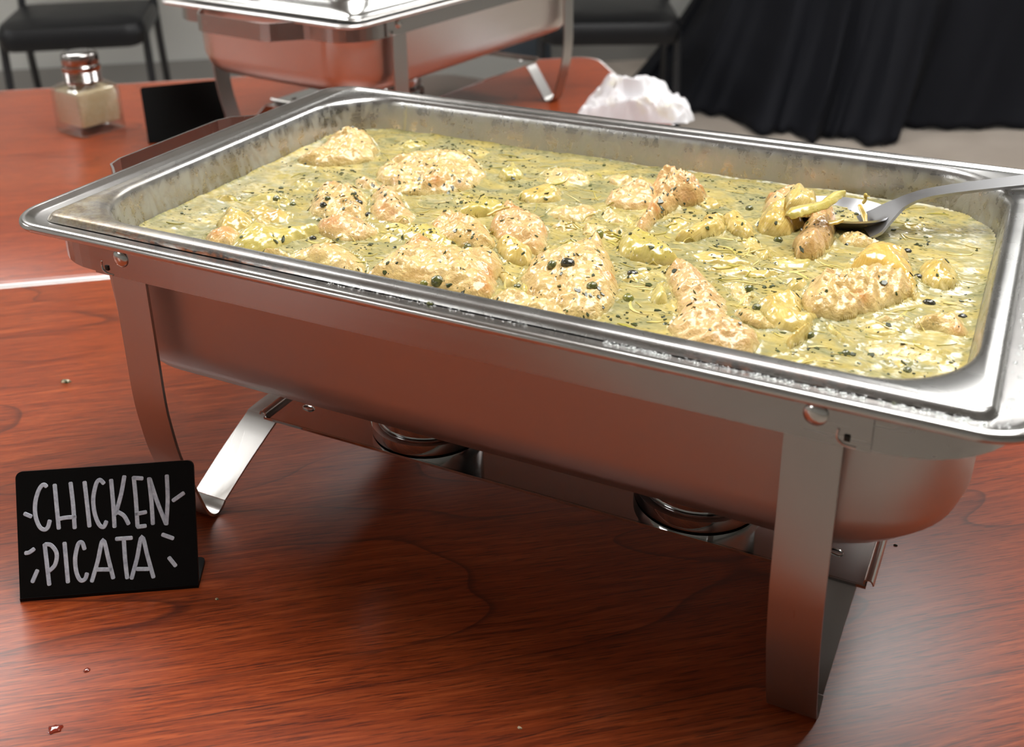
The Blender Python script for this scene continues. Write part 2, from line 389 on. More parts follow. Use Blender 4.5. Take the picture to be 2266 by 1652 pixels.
fpan = tag(newobj('food_pan', build_food_pan(), panmat()), 'steel food pan with smeared walls, full of chicken in pale sauce', 'pan')

def fuel_can(x, y, label, z=.0566):
    t = empty('fuel_can', (x, y, z), label=label, cat='fuel can', group='polished fuel cups on the shelf')
    bm = bmesh.new(); lathe(bm, [(.036, 0), (.0385, .0008), (.039, .003), (.039, .0085), (.0378, .0095), (.0345, .010)], 56); newobj('base_ring', bm, MIRROR, t)
    bm = bmesh.new(); lathe(bm, [(.0335, .0100), (.0350, .011), (.0355, .016), (.0355, .042), (.0345, .0435), (.033, .0425), (.028, .042)], 56); newobj('cup', bm, MIRROR, t)
    return t
fuel_can(-.068, -.058, 'polished round fuel cup on the shelf, the left one under the near pan')
fuel_can(.119, -.056, 'polished round fuel cup on the shelf near the right front leg')

# ------------------------------------------------------------------ the second, covered chafing dish
C2 = Matrix.Translation((-.5725, .718, 0)) @ Matrix.Rotation(math.radians(82.3), 4, 'Z') @ Matrix.Scale(.955, 4)
def place2(o): o.matrix_basis = C2 @ o.matrix_basis
f2 = copy_tree(frame); place2(f2); tag(f2, 'brushed steel chafing frame on the far table under the covered dish', 'chafing frame')
w2 = copy_tree(wpan); place2(w2); w2.data = w2.data.copy(); w2.data.materials.clear(); w2.data.materials.append(STEEL_BODY)
tag(w2, 'reddish reflecting steel water pan on the far table, its lid on', 'pan')
fc = fuel_can(0, 0, 'fuel cup on the shelf of the far chafing dish'); fc.location = C2 @ Vector((-.05, -.03, .0566)); fc.scale = (.955,) * 3
lid = empty('dish_lid', (0, 0, 0), label='shiny domed steel lid on the far chafing dish', cat='lid')
bm = bmesh.new(); loft(bm, [rrect(a, b, c, z, 12) for a, b, c, z in [(.274, .164, .016, .2125), (.2745, .1645, .016, .2145), (.272, .162, .015, .216), (.268, .158, .014, .2155), (.263, .153, .012, .2145), (.261, .151, .012, .2155), (.258, .148, .013, .2175),
     (.235, .125, .03, .2182), (.224, .114, .04, .222), (.220, .110, .045, .245), (.214, .104, .05, .285), (.19, .085, .05, .31), (.12, .05, .03, .322), (.05, .02, .01, .324)]], True, True)
newobj('dome', bm, STEEL_RIM, lid)
bm = bmesh.new(); tube(bm, smoothpath([(-.06, 0, .323), (-.055, 0, .35), (0, 0, .357), (.055, 0, .35), (.06, 0, .323)], 5), .006, 12); newobj('lid_handle', bm, MIRROR, lid)
place2(lid)

# ------------------------------------------------------------------ serving spoon
def spoon():
    t = empty('serving_spoon', (.2, .09, .187), label='steel serving spoon leaning in the chicken pan, handle over the right rim', cat='spoon')
    off = Vector((-.2, -.09, -.187))
    A = [(.178, .083, .189), (.184, .086, .1925), (.1905, .090, .1985), (.197, .0935, .2042), (.2045, .0970, .2086), (.215, .1025, .2118), (.235, .1120, .2152), (.262, .1250, .2188), (.30, .143, .2240), (.35, .166, .233), (.42, .198, .246)]
    W = [.034, .033, .024, .0150, .0125, .0125, .0138, .0155, .018, .020, .020]
    P = smoothpath(A, 5); ws = [W[min(i // 5, len(W) - 1)] * (1 - (i % 5) / 5) + W[min(i // 5 + 1, len(W) - 1)] * (i % 5) / 5 for i in range(len(P))]
    bm = bmesh.new(); d = (Vector(A[-1]) - Vector(A[4])); side = d.cross(Vector((0, 0, 1))).normalized()
    side = (side + Vector((0, 0, -.03))).normalized()
    ribbon(bm, [p + off for p in P], side, .015, .0018, ws); newobj('handle', bm, SPOON, t)
    # bowl: shallow oval dish reaching left into the sauce
    bm = bmesh.new(); dx = Vector((-.78, .62, 0)).normalized(); dx = Vector((-.88, .47, 0)); dy = Vector((.47, .88, 0)); c = Vector((.158, .099, .1935)) + off
    rings = []
    for thk in (0, -.0014):
        for k in (range(9) if thk == 0 else range(8, -1, -1)):
            q = k / 8; ring = []
            for i in range(40):
                a = 2 * math.pi * i / 40
                ring.append(c + dx * math.cos(a) * .038 * q + dy * math.sin(a) * .026 * q + Vector((0, 0, -.014 * (1 - q ** 2) + thk + .005 * -math.cos(a) * q)))
            rings.append(ring)
    rings[0] = [c + Vector((0, 0, -.014)) + (p - c - Vector((0, 0, -.014))) for p in rings[0]]
    rings = rings[1:-1]; loft(bm, rings, True, True); newobj('bowl', bm, SPOON, t)
    return t
spoon()
# ------------------------------------------------------------------ food
ZS = .1868
def hashn(ix, iy, seed):
    h = (ix.astype(np.int64) * 374761393 + iy.astype(np.int64) * 668265263 + seed * 974634777) & 0x7fffffff
    h = ((h ^ (h >> 13)) * 1274126177) & 0x7fffffff
    return ((h ^ (h >> 16)) & 0xffff) / 65535.0
def vnoise(x, y, seed=0):
    ix, iy = np.floor(x), np.floor(y); fx, fy = x - ix, y - iy
    fx, fy = fx * fx * fx * (fx * (6 * fx - 15) + 10), fy * fy * fy * (fy * (6 * fy - 15) + 10)
    a, b, c, d = hashn(ix, iy, seed), hashn(ix + 1, iy, seed), hashn(ix, iy + 1, seed), hashn(ix + 1, iy + 1, seed)
    return (a + (b - a) * fx) * (1 - fy) + (c + (d - c) * fx) * fy - .5
def fbm(x, y, s, seed=0, oct=3, g=.5):
    t = 0; a = 1
    for k in range(oct): t = t + a * vnoise(x * s * 2 ** k + 17.3 * k, y * s * 2 ** k - 9.1 * k, seed + k); a *= g
    return t
def polydist(x, y, P):                   # signed distance, positive inside
    d2 = np.full(x.shape, 1e9); ins = np.zeros(x.shape, bool); n = len(P)
    for i in range(n):
        ax, ay = P[i]; bx, by = P[(i + 1) % n]; ex, ey = bx - ax, by - ay; L = ex * ex + ey * ey + 1e-18
        t = np.clip(((x - ax) * ex + (y - ay) * ey) / L, 0, 1)
        d2 = np.minimum(d2, (x - ax - t * ex) ** 2 + (y - ay - t * ey) ** 2)
        c = ((ay > y) != (by > y)) & (x < (bx - ax) * (y - ay) / (by - ay + 1e-18) + ax); ins ^= c
    return np.where(ins, 1, -1) * np.sqrt(d2)
def inpan(x, y, hx=.2555, hy=.1455, r=.048):
    qx, qy = np.abs(x) - hx + r, np.abs(y) - hy + r
    return -(np.hypot(np.maximum(qx, 0), np.maximum(qy, 0)) + np.minimum(np.maximum(qx, qy), 0) - r)

def foodmat(name, c1, c2, c3, streak=None, sss=.12, speck=1.0, bumpk=.5, rough=.24):
    m = NT(name); v = m.pos()
    a = m.n('ShaderNodeAttribute', attribute_name='brown').outputs['Fac']
    u = m.n('ShaderNodeAttribute', attribute_name='axis').outputs['Vector']
    n1 = m.noise(v, 55, 4, .55, .6); n2 = m.noise(v, 260, 4, .6, .8)
    c = m.ramp(n1, [(.32, c1), (.52, c2), (.70, c3)])
    if streak:
        s = m.noise(m.mapv(u, (60, 900, 40)), 1, 3, .6)
        c = m.mix(m.math('MULTIPLY', m.ramp(s, [(.38, 0), (.62, 1)]), .55), c, streak)
    c = m.mix(m.math('MULTIPLY', m.ramp(n2, [(.5, 0), (.72, 1)]), .22), c, srgb(240, 216, 160))
    c = m.mix(m.math('MULTIPLY', a, m.ramp(n2, [(.3, .65), (.6, 1)])), c, srgb(206, 138, 70))
    sp = m.voro(m.mapv(v, (1, 1.3, .8)), 330); dens = m.ramp(m.noise(v, 42, 3), [(.48, 0), (.60, 1)])
    sp2 = m.noise(v, 700, 1)
    sm = m.math('MULTIPLY', m.math('MULTIPLY', m.ramp(sp, [(.15, 1), (.26, 0)]), dens), m.ramp(sp2, [(.40, 0), (.50, 1)]))
    c = m.mix(m.math('MULTIPLY', sm, .75 * speck), c, srgb(62, 64, 30))
    zc = m.sep(v)[2]; wet = m.math('MULTIPLY', m.ramp(m.math('MULTIPLY_ADD', n1, .004, m.math('SUBTRACT', zc, ZS)), [(0, 1), (.0022, 1), (.0062, 0), (1, 0)]), .75)
    c = m.mix(wet, c, m.ramp(n2, [(.35, srgb(190, 176, 112)), (.65, srgb(214, 200, 138))]))
    m.set(Base_Color=c, Roughness=m.math('MULTIPLY_ADD', n2, .16, rough - .08), Subsurface_Weight=sss, Subsurface_Radius=(.003, .002, .001), Subsurface_Scale=1.0, Coat_Weight=.8, Coat_Roughness=.07, Specular_IOR_Level=.4)
    h = m.math('ADD', m.math('MULTIPLY', m.noise(v, 210, 3, .55, .8), 1.0), m.math('MULTIPLY', m.noise(v, 560, 3, .6), .6))
    if streak: h = m.math('ADD', m.math('MULTIPLY', h, .5), m.math('MULTIPLY', s, .5))
    m.bump(h, bumpk, .0022); return m.m
CHICK = foodmat('poached_chicken', srgb(200, 162, 98), srgb(218, 186, 120), srgb(220, 180, 122))
CHICKP = foodmat('pinkish_chicken', srgb(204, 160, 100), srgb(218, 180, 120), srgb(218, 168, 116))
ARTI = foodmat('artichoke_heart', srgb(196, 168, 84), srgb(214, 190, 112), srgb(224, 204, 134), srgb(186, 150, 62), .15, .5, .22, .2)
ARTG = foodmat('artichoke_green', srgb(186, 166, 78), srgb(206, 188, 106), srgb(216, 202, 130), srgb(184, 168, 78), .15, .6, .22, .2)

DOME = foodmat('golden_artichoke_base', srgb(206, 170, 84), srgb(220, 186, 104), srgb(224, 196, 120), srgb(204, 164, 70), .2, .3, .10, .18)
PIECES = []      # (function giving height or nan, bbox)
def piece(name, label, cat, group, poly, h, mat, r=None, brown=(), rough=1.0, ridge=0, ax=None, tilt=(0, 0), step=.0009, sink=.004, peaks=(), cup=0, seed=0, base=None):
    h = h * .88; zp = ZS + h * .35 if base is None else base + h * .3
    P = [at(u, v, zp) for u, v in poly]
    P = [(p.x, p.y) for p in smoothpath([Vector((p.x, p.y, 0)) for p in P], 5, True)]
    A = np.array(P); x0, y0 = A.min(0) - .002; x1, y1 = A.max(0) + .002
    cx, cy = A.mean(0)
    if ax is None:
        C_ = np.cov((A - A.mean(0)).T); w_, V_ = np.linalg.eigh(C_); ax = V_[:, 1]
    else: ax = np.array(ax) / np.hypot(*ax)
    zb = ZS if base is None else base
    if r is None: r = .011
    br = [(at(u, v, zb + h * .8), rad * .001) for u, v, rad in brown]; pk = [(at(u, v, zb + hh * .001), rad * .001, hh * .001) for u, v, rad, hh in peaks]
    def height(x, y):
        wx = x + .0036 * fbm(x, y, 110, seed + 40, 3); wy = y + .0036 * fbm(x, y, 110, seed + 50, 3)
        d = polydist(wx, wy, P); t = np.clip(d / r, 0, 1)
        s, q = (x - cx) * ax[0] + (y - cy) * ax[1], -(x - cx) * ax[1] + (y - cy) * ax[0]
        prof = np.sqrt(np.clip(1 - (1 - t) ** 2, 0, 1)) * .8 + .2 * np.clip(d / .03, 0, 1)
        z = zb - sink + (h + sink) * prof
        z = z + t * rough * (.0050 * fbm(x, y, 62, seed, 2) + .0042 * fbm(x, y, 165, seed + 7, 3) * (1.25 - t * .5) + .0016 * np.abs(fbm(x, y, 300, seed + 17, 2)))
        if ridge: z = z + ridge * t * (.0012 * np.sin(s * 900 + 3 * fbm(x, y, 60, seed + 3, 1)) * (1.3 - t) + .0006 * fbm(s * 1.0, q * 8, 110, seed + 5, 2))
        if rough < .7: z = z + t * .0016 * fbm(s * .25, q * 1.5, 200, seed + 9, 2)
        if cup: z = z - cup * np.exp(-(q / (.35 * r)) ** 2) * t
        for c, rad, hh in pk: z = z + (hh) * np.exp(-((x - c.x) ** 2 + (y - c.y) ** 2) / rad ** 2) * np.clip(d / .003, 0, 1)
        z = z + tilt[0] * (x - cx) + tilt[1] * (y - cy)
        ip = inpan(x, y); 
        return np.where((d > 0) & (ip > .0005), z, np.nan), d, s, q
    nx, ny = int((x1 - x0) / step) + 2, int((y1 - y0) / step) + 2
    gx, gy = np.meshgrid(x0 + np.arange(nx) * step, y0 + np.arange(ny) * step)
    z, d, s, q = height(gx, gy); ok = ~np.isnan(z)
    idx = -np.ones(ok.shape, int); idx[ok] = np.arange(ok.sum())
    low = z[ok] * 0 + (zb - sink - .003)
    V = np.stack([gx[ok], gy[ok], z[ok]], 1); n = len(V)
    a, b, c, e = idx[:-1, :-1], idx[:-1, 1:], idx[1:, 1:], idx[1:, :-1]
    f = (a >= 0) & (b >= 0) & (c >= 0) & (e >= 0); F = np.stack([a[f], b[f], c[f], e[f]], 1)
    # underside
    V2 = np.stack([gx[ok], gy[ok], np.minimum(low, z[ok])], 1)
    step2 = F[:, ::-1] + n
    from collections import Counter
    E = np.concatenate([F[:, [0, 1]], F[:, [1, 2]], F[:, [2, 3]], F[:, [3, 0]]]); S = set(map(tuple, E.tolist()))
    side = [(j, i, i + n, j + n) for i, j in S if (j, i) not in S]
    V = np.concatenate([V, V2]); F = F.tolist() + step2.tolist() + side
    if name != 'chicken_piece' : pass
    me = bpy.data.meshes.new(name); me.from_pydata(V.tolist(), [], F); me.update()
    bw = np.zeros(len(V), np.float32)
    for c, rad in br: bw = np.maximum(bw, np.exp(-((V[:, 0] - c.x) ** 2 + (V[:, 1] - c.y) ** 2) / rad ** 2) * .9)
    at_ = me.attributes.new('brown', 'FLOAT', 'POINT'); at_.data.foreach_set('value', bw.astype(np.float32))
    av = me.attributes.new('axis', 'FLOAT_VECTOR', 'POINT'); s_ = (V[:, 0] - cx) * ax[0] + (V[:, 1] - cy) * ax[1]; q_ = -(V[:, 0] - cx) * ax[1] + (V[:, 1] - cy) * ax[0]
    av.data.foreach_set('vector', np.stack([s_, q_ + V[:, 2] * .6, s_ * 0 + seed], 1).astype(np.float32).ravel())
    o = meshobj(name, me, mat); recentre(o); tag(o, label, cat, group)
    PIECES.append((height, (x0, y0, x1, y1), P)); return o
def foodz(x, y):
    z = sauce_h(np.array([x]), np.array([y]))[0]
    for hfn, (x0, y0, x1, y1), P in PIECES:
        if x0 < x < x1 and y0 < y < y1:
            q = hfn(np.array([x]), np.array([y]))[0][0]
            if q == q and q > z: z = q
    return z
def sauce_h(x, y):
    return ZS + .0014 * fbm(x * .9, y * 1.2, 45, 90, 3) + .0006 * fbm(x, y * 1.3, 150, 95, 2)
def on_food(u, v):                       # the food's surface along a sight line of the photograph
    z = ZS
    for k in range(8): p = at(u, v, z); z = z * .4 + foodz(p.x, p.y) * .6
    return at(u, v, z)

CG, AG = 'chicken pieces in the pan', 'artichoke pieces in the pan'
def chick(label, poly, h, **k): return piece('chicken_piece', label, 'chicken', CG, poly, h * .001, k.pop('mat', CHICK), seed=len(PIECES) * 11, **k)
def arti(label, poly, h, **k): return piece('artichoke_piece', label, 'artichoke', AG, poly, h * .001, k.pop('mat', ARTI), seed=len(PIECES) * 11, rough=k.pop('rough', .45), **k)
chick('lumpy chicken piece lying alone in the far left corner of the pan', [(655, 350), (690, 335), (712, 318), (735, 295), (770, 287), (810, 290), (832, 312), (838, 335), (815, 350), (770, 358), (700, 362)], 11, peaks=[(775, 305, 9, 5)])
chick('large round chicken cutlet floating near the far wall, yellow patch on top', [(835, 365), (870, 345), (930, 337), (1000, 335), (1050, 345), (1073, 372), (1065, 395), (1030, 415), (960, 425), (900, 420), (860, 408), (835, 390)], 10, r=.012, brown=[(965, 400, 7)], seed=None) if False else None
piece('chicken_piece', 'large round chicken cutlet floating near the far wall, yellow patch on top', 'chicken', CG, [(835, 368), (870, 348), (930, 338), (1000, 336), (1050, 347), (1074, 374), (1065, 396), (1030, 414), (960, 424), (900, 420), (860, 408), (832, 390)], .010, CHICK, r=.012, brown=[(965, 400, 6)], seed=23)
chick('torn chicken piece with capers on it, left of centre behind the yellow leaf', [(690, 470), (688, 440), (705, 412), (750, 400), (795, 415), (815, 440), (812, 480), (770, 486), (730, 482)], 9, brown=[(735, 405, 5)])
chick('pale chicken fold beside the capers, ragged right edge', [(822, 425), (850, 408), (880, 415), (900, 445), (918, 480), (895, 490), (850, 485), (820, 470)], 9, mat=CHICKP, brown=[(845, 460, 4)])
chick('small pinkish chicken tip between the big round cutlet and the capers', [(782, 400), (800, 391), (830, 395), (850, 408), (830, 416), (795, 412)], 7, mat=CHICKP)
chick('pinkish chicken piece below the capers, at the end of the long yellow leaf', [(698, 505), (705, 488), (735, 476), (775, 474), (810, 484), (835, 500), (825, 516), (790, 524), (735, 522)], 10, mat=CHICKP, brown=[(735, 490, 6)])
chick('small bright orange chicken tip at the near left, beside the long leaf', [(448, 522), (465, 506), (500, 500), (532, 503), (530, 522), (505, 540), (470, 532)], 8, mat=CHICKP, brown=[(480, 512, 9), (510, 508, 8)])
chick('flat yellowish chicken cutlet against the near rim, left of the big triangular one', [(628, 568), (670, 545), (720, 536), (780, 552), (812, 580), (800, 605), (740, 592), (680, 575)], 7)
chick('pale orange-edged chicken piece in the middle, left of the folded one', [(948, 500), (962, 480), (1000, 469), (1045, 478), (1080, 500), (1100, 540), (1060, 548), (1000, 532), (962, 518)], 11, brown=[(965, 487, 5), (1010, 478, 5)])
chick('folded chicken piece with an orange crest, right of the middle one', [(1085, 500), (1105, 462), (1125, 447), (1150, 455), (1180, 475), (1212, 498), (1214, 530), (1198, 552), (1155, 548), (1110, 530)], 13, mat=CHICKP, brown=[(1140, 458, 6), (1208, 495, 3)], ridge=.6)
chick('largest chicken cutlet, triangular, at the near rim with an orange peak', [(800, 612), (840, 575), (868, 550), (905, 532), (930, 525), (985, 543), (1030, 550), (1078, 545), (1112, 562), (1120, 585), (1104, 615), (1085, 650), (1020, 650), (940, 636), (860, 622)], 13, r=.016, brown=[(930, 530, 7), (1085, 595, 7), (1078, 622, 6)], peaks=[(925, 530, 12, 4)])
chick('lumpy double chicken piece under herbs at the near centre of the pan', [(1150, 605), (1172, 572), (1220, 548), (1285, 535), (1308, 520), (1335, 528), (1350, 560), (1370, 600), (1365, 645), (1330, 682), (1280, 697), (1215, 672), (1165, 650)], 14, r=.017, peaks=[(1320, 530, 7, 4), (1240, 600, 12, 3)], brown=[(1350, 600, 4)])
chick('low chicken piece tucked against the near rim below the herbs', [(1090, 655), (1125, 640), (1165, 643), (1205, 655), (1250, 680), (1258, 705), (1190, 694), (1110, 674)], 9)
chick('long pebbly chicken cutlet standing out toward the near rim, waisted in the middle', [(1463, 592), (1490, 576), (1522, 582), (1562, 602), (1592, 632), (1610, 670), (1628, 700), (1662, 716), (1682, 742), (1665, 772), (1610, 778), (1545, 762), (1505, 746), (1476, 716), (1492, 690), (1484, 640), (1474, 612)], 12, r=.015, ridge=1.0, mat=CHICKP)
chick('smooth brown chicken slab at the far side, left of the knobbly one', [(1336, 436), (1370, 416), (1420, 406), (1455, 417), (1472, 432), (1445, 450), (1400, 458), (1352, 450)], 12, mat=CHICKP)
chick('tall knobbly pink-brown chicken chunk rising at the far wall', [(1440, 424), (1458, 398), (1490, 390), (1530, 396), (1562, 422), (1562, 440), (1510, 446), (1458, 440)], 15, mat=CHICKP, rough=1.8, r=.007, brown=[(1480, 385, 4), (1550, 410, 3)])
chick('narrow finger of chicken bending down from the knobbly chunk', [(1404, 505), (1418, 475), (1438, 450), (1466, 434), (1498, 440), (1500, 450), (1470, 468), (1448, 490), (1425, 512)], 13, mat=CHICKP, r=.007, brown=[(1450, 455, 4)])
chick('pink chicken at the back of the heap beside the spoon', [(1690, 470), (1692, 440), (1712, 424), (1745, 416), (1778, 420), (1802, 446), (1790, 475), (1740, 490)], 15, mat=CHICKP, r=.010, brown=[(1710, 420, 6), (1740, 410, 5)])
chick('wet pink-brown chicken knuckle at the front of the spoon heap', [(1758, 552), (1762, 520), (1790, 478), (1826, 450), (1848, 470), (1850, 505), (1832, 545), (1800, 560)], 18, mat=CHICKP, r=.010, peaks=[(1830, 470, 7, 5)])
chick('broad ridged chicken cutlet with fringed lower edge, right of centre', [(1772, 640), (1800, 614), (1868, 598), (1950, 588), (2002, 604), (2022, 636), (2000, 655), (1958, 670), (1920, 686), (1860, 696), (1800, 692), (1776, 670)], 13, r=.012, ridge=1.4, ax=(1, .1), brown=[(1905, 650, 4)])
chick('small golden chicken strip at the right edge of the sauce', [(2018, 708), (2045, 692), (2100, 690), (2138, 704), (2148, 735), (2120, 738), (2070, 728), (2030, 722)], 8, brown=[(2125, 720, 5)])
chick('mostly sunken chicken piece at the near right corner of the pan', [(1895, 768), (1955, 752), (2030, 762), (2090, 785), (2075, 806), (2010, 806), (1940, 792)], 2.6, rough=.6)
chick('flat sunken chicken piece near the far wall', [(1195, 385), (1240, 366), (1300, 380), (1312, 400), (1270, 412), (1215, 408)], 3, rough=.8)
chick('small golden-edged chicken lump right of the far centre', [(1208, 470), (1240, 452), (1300, 452), (1325, 466), (1300, 484), (1245, 484)], 6, brown=[(1305, 462, 5)])
chick('little ragged chicken lump in front of the golden-edged one', [(1215, 498), (1240, 486), (1275, 490), (1285, 502), (1250, 512)], 5)
chick('tiny tan chicken flake by the far wall', [(1338, 392), (1370, 384), (1405, 386), (1425, 396), (1395, 410), (1355, 408)], 5)
chick('small pale chicken scrap left of centre', [(1320, 468), (1350, 458), (1380, 470), (1392, 488), (1360, 492), (1330, 484)], 5)

arti('long curved yellow artichoke leaf at the near left', [(508, 542), (540, 502), (575, 490), (622, 506), (690, 498), (708, 506), (645, 526), (592, 550), (545, 555)], 12, r=.010, mat=ARTG)
arti('pale artichoke wedge left of the long curved leaf', [(478, 502), (498, 466), (540, 468), (565, 488), (545, 500), (505, 506)], 9, r=.007)
arti('golden artichoke shred with a caper behind it, left', [(545, 470), (578, 452), (618, 458), (648, 472), (620, 488), (575, 484)], 7, brown=[(600, 470, 5)])
arti('thin artichoke petal lying flat behind the golden shred', [(540, 442), (575, 426), (618, 424), (650, 440), (640, 452), (590, 440)], 5, mat=ARTG)
arti('smooth olive artichoke petal above the triangular cutlet', [(882, 520), (915, 500), (960, 498), (1000, 520), (1022, 542), (985, 552), (930, 536)], 9, mat=ARTG)
arti('thin yellow leaf left of the smooth olive petal', [(845, 494), (880, 488), (910, 496), (915, 506), (885, 514), (858, 508)], 5, mat=ARTG)
arti('pale yellow artichoke wedge standing up behind the middle chicken', [(1012, 470), (1055, 438), (1075, 434), (1120, 456), (1122, 468), (1070, 474), (1035, 478)], 10, r=.006, mat=ARTG)
arti('bulging yellow artichoke base between the folded and the double chicken', [(1095, 540), (1108, 526), (1140, 524), (1172, 546), (1182, 566), (1160, 578), (1120, 566)], 13, r=.009)
arti('small pointed artichoke tip near the far wall', [(1100, 388), (1118, 372), (1132, 356), (1150, 372), (1158, 388), (1130, 396)], 9, r=.006, mat=ARTG)
arti('orange-yellow artichoke lump right of the big round cutlet', [(1140, 430), (1180, 414), (1218, 408), (1244, 418), (1240, 438), (1190, 444)], 9, r=.008)
arti('wide folded artichoke with a green tip, centre of the pan', [(1362, 545), (1385, 518), (1420, 508), (1465, 530), (1512, 570), (1470, 574), (1400, 566)], 13, r=.010, mat=ARTG, cup=.002)
arti('pale strip of artichoke lying right of the centre', [(1492, 520), (1535, 500), (1572, 474), (1606, 478), (1602, 506), (1560, 520), (1520, 528)], 10, r=.007)
arti('short yellow artichoke stick beside the pale strip', [(1592, 478), (1622, 472), (1668, 500), (1668, 518), (1640, 518), (1612, 500)], 11, r=.006)
arti('cream artichoke heart on the left of the spoon heap', [(1672, 495), (1690, 462), (1725, 446), (1765, 456), (1778, 486), (1748, 506), (1705, 508)], 15, r=.010)
arti('glossy yellow artichoke leaf on top of the spoon heap', [(1736, 442), (1750, 416), (1775, 408), (1802, 424), (1800, 444), (1765, 450)], 9, r=.008, base=.2050)
arti('golden dome of artichoke behind the broad ridged cutlet', [(1872, 588), (1900, 552), (1950, 540), (1998, 548), (2022, 586), (2032, 636), (2020, 650), (1980, 610), (1930, 590)], 14, r=.012, rough=.2, mat=DOME)
arti('yellow artichoke pieces at the right, beside the golden dome', [(2030, 604), (2048, 578), (2085, 572), (2112, 588), (2122, 620), (2085, 634), (2050, 622)], 10, r=.008)
arti('layered artichoke quarter left of the ridged cutlet', [(1676, 664), (1705, 646), (1750, 642), (1780, 662), (1782, 690), (1818, 690), (1800, 712), (1745, 722), (1698, 700)], 9, r=.009, cup=.002)
arti('small green-yellow artichoke chunk left of the long cutlet', [(1436, 655), (1452, 628), (1468, 618), (1480, 645), (1478, 664), (1450, 668)], 8, r=.006, mat=ARTG)
arti('upright artichoke fibre bundle near the lower right', [(1738, 752), (1760, 728), (1790, 712), (1800, 724), (1785, 745), (1758, 764)], 9, r=.005)
arti('thin pointed leaf at the lower right of the pan', [(1826, 716), (1838, 712), (1862, 736), (1880, 758), (1856, 752), (1838, 734)], 6, r=.004, mat=ARTG)
arti('small artichoke crumb behind the pale strip', [(1540, 450), (1560, 434), (1592, 440), (1600, 454), (1568, 460)], 5, r=.005)
arti('tiny yellow artichoke pip beside the tan flake', [(1405, 394), (1418, 388), (1428, 394), (1424, 404), (1410, 404)], 6, r=.004)
arti('sunken yellow artichoke oval at the near right', [(1968, 800), (1985, 790), (2010, 796), (2018, 806), (1990, 810)], 2.5, r=.004)
arti('yellow artichoke tail between the herbs and the near rim', [(1144, 632), (1160, 624), (1176, 634), (1182, 652), (1160, 654)], 7, r=.005, mat=ARTG)
arti('pale artichoke tag below the bulging base', [(1098, 612), (1112, 598), (1135, 606), (1146, 624), (1120, 632)], 7, r=.006)

extra = [('chicken', 'low chicken ridge between the big round cutlet and the torn piece', [(1000, 440), (1040, 432), (1070, 440), (1050, 452), (1015, 452)], 3),
 ('arti', 'pale shred in the sauce right of the far left chicken', [(880, 318), (910, 308), (950, 310), (940, 322), (900, 328)], 3),
 ('arti', 'yellow shred halfway along the far wall', [(1030, 330), (1060, 324), (1085, 334), (1060, 344)], 2.5),
 ('arti', 'cream crumb at the far left wall', [(652, 405), (668, 396), (690, 402), (680, 414), (660, 416)], 4),
 ('arti', 'thin sunken petal left of the pale wedge', [(476, 436), (500, 430), (530, 438), (510, 446), (482, 444)], 2.5),
 ('chicken', 'knob of chicken under the golden shred at the left', [(560, 482), (590, 476), (625, 484), (635, 496), (600, 500), (570, 496)], 4),
 ('arti', 'yellow leaf end behind the long curved leaf', [(700, 540), (730, 530), (762, 536), (745, 546), (712, 548)], 3),
 ('arti', 'greenish shred right of the pinkish chicken', [(838, 524), (870, 518), (895, 526), (870, 536), (845, 534)], 3),
 ('arti', 'flat yellow scrap right of the folded chicken', [(1225, 545), (1250, 530), (1285, 528), (1275, 542), (1240, 550)], 3),
 ('chicken', 'sunken chicken lump between folded and bending pieces', [(1290, 505), (1330, 495), (1375, 500), (1385, 520), (1340, 528), (1300, 520)], 4),
 ('arti', 'cream shred below the finger of chicken', [(1470, 490), (1500, 478), (1530, 490), (1510, 506), (1480, 508)], 4),
 ('arti', 'long pale strand right of the wide folded artichoke', [(1520, 560), (1560, 552), (1620, 562), (1660, 580), (1610, 584), (1550, 576)], 4),
 ('arti', 'curved strand above the long cutlet', [(1560, 592), (1600, 584), (1680, 590), (1740, 600), (1700, 612), (1620, 608)], 4),
 ('arti', 'twisted strand left of the wet knuckle', [(1630, 528), (1660, 520), (1690, 540), (1715, 560), (1690, 572), (1655, 550)], 5),
 ('arti', 'yellow strand below the twisted one', [(1700, 575), (1740, 566), (1800, 572), (1790, 586), (1735, 590)], 4),
 ('chicken', 'chicken shreds right of the long cutlet', [(1600, 630), (1640, 625), (1670, 650), (1660, 672), (1630, 660)], 5),
 ('chicken', 'flap of chicken on the right of the long cutlet waist', [(1625, 685), (1660, 680), (1690, 700), (1720, 716), (1680, 724), (1640, 708)], 6),
 ('arti', 'pale shred at the near right below the pointed leaf', [(1700, 790), (1740, 782), (1800, 790), (1790, 802), (1730, 806)], 3),
 ('arti', 'flat shred right of the thin pointed leaf', [(1900, 716), (1950, 708), (2000, 722), (1985, 740), (1930, 736)], 3),
 ('chicken', 'golden scrap on the sauce below the ridged cutlet', [(1930, 700), (1965, 692), (2000, 700), (1990, 712), (1950, 712)], 3),
 ('arti', 'small wedge at the left end of the ridged cutlet', [(1735, 625), (1760, 612), (1790, 618), (1780, 636), (1750, 640)], 5),
 ('chicken', 'submerged chicken edge left of the spoon tip', [(1850, 520), (1880, 510), (1930, 524), (1960, 536), (1920, 544), (1870, 534)], 6),
 ('arti', 'yellow shred at the right end of the far wall', [(2000, 500), (2020, 492), (2045, 500), (2030, 510)], 2),
 ('arti', 'small yellow piece under the finger of chicken', [(1380, 480), (1400, 472), (1412, 486), (1396, 500), (1380, 496)], 5),
 ('arti', 'greenish strand before the double chicken', [(1370, 620), (1400, 626), (1425, 616), (1440, 600), (1420, 594), (1385, 606)], 4),
 ('chicken', 'thin tan fold at the near rim, far left end', [(560, 560), (600, 552), (640, 560), (650, 572), (600, 570)], 4)]
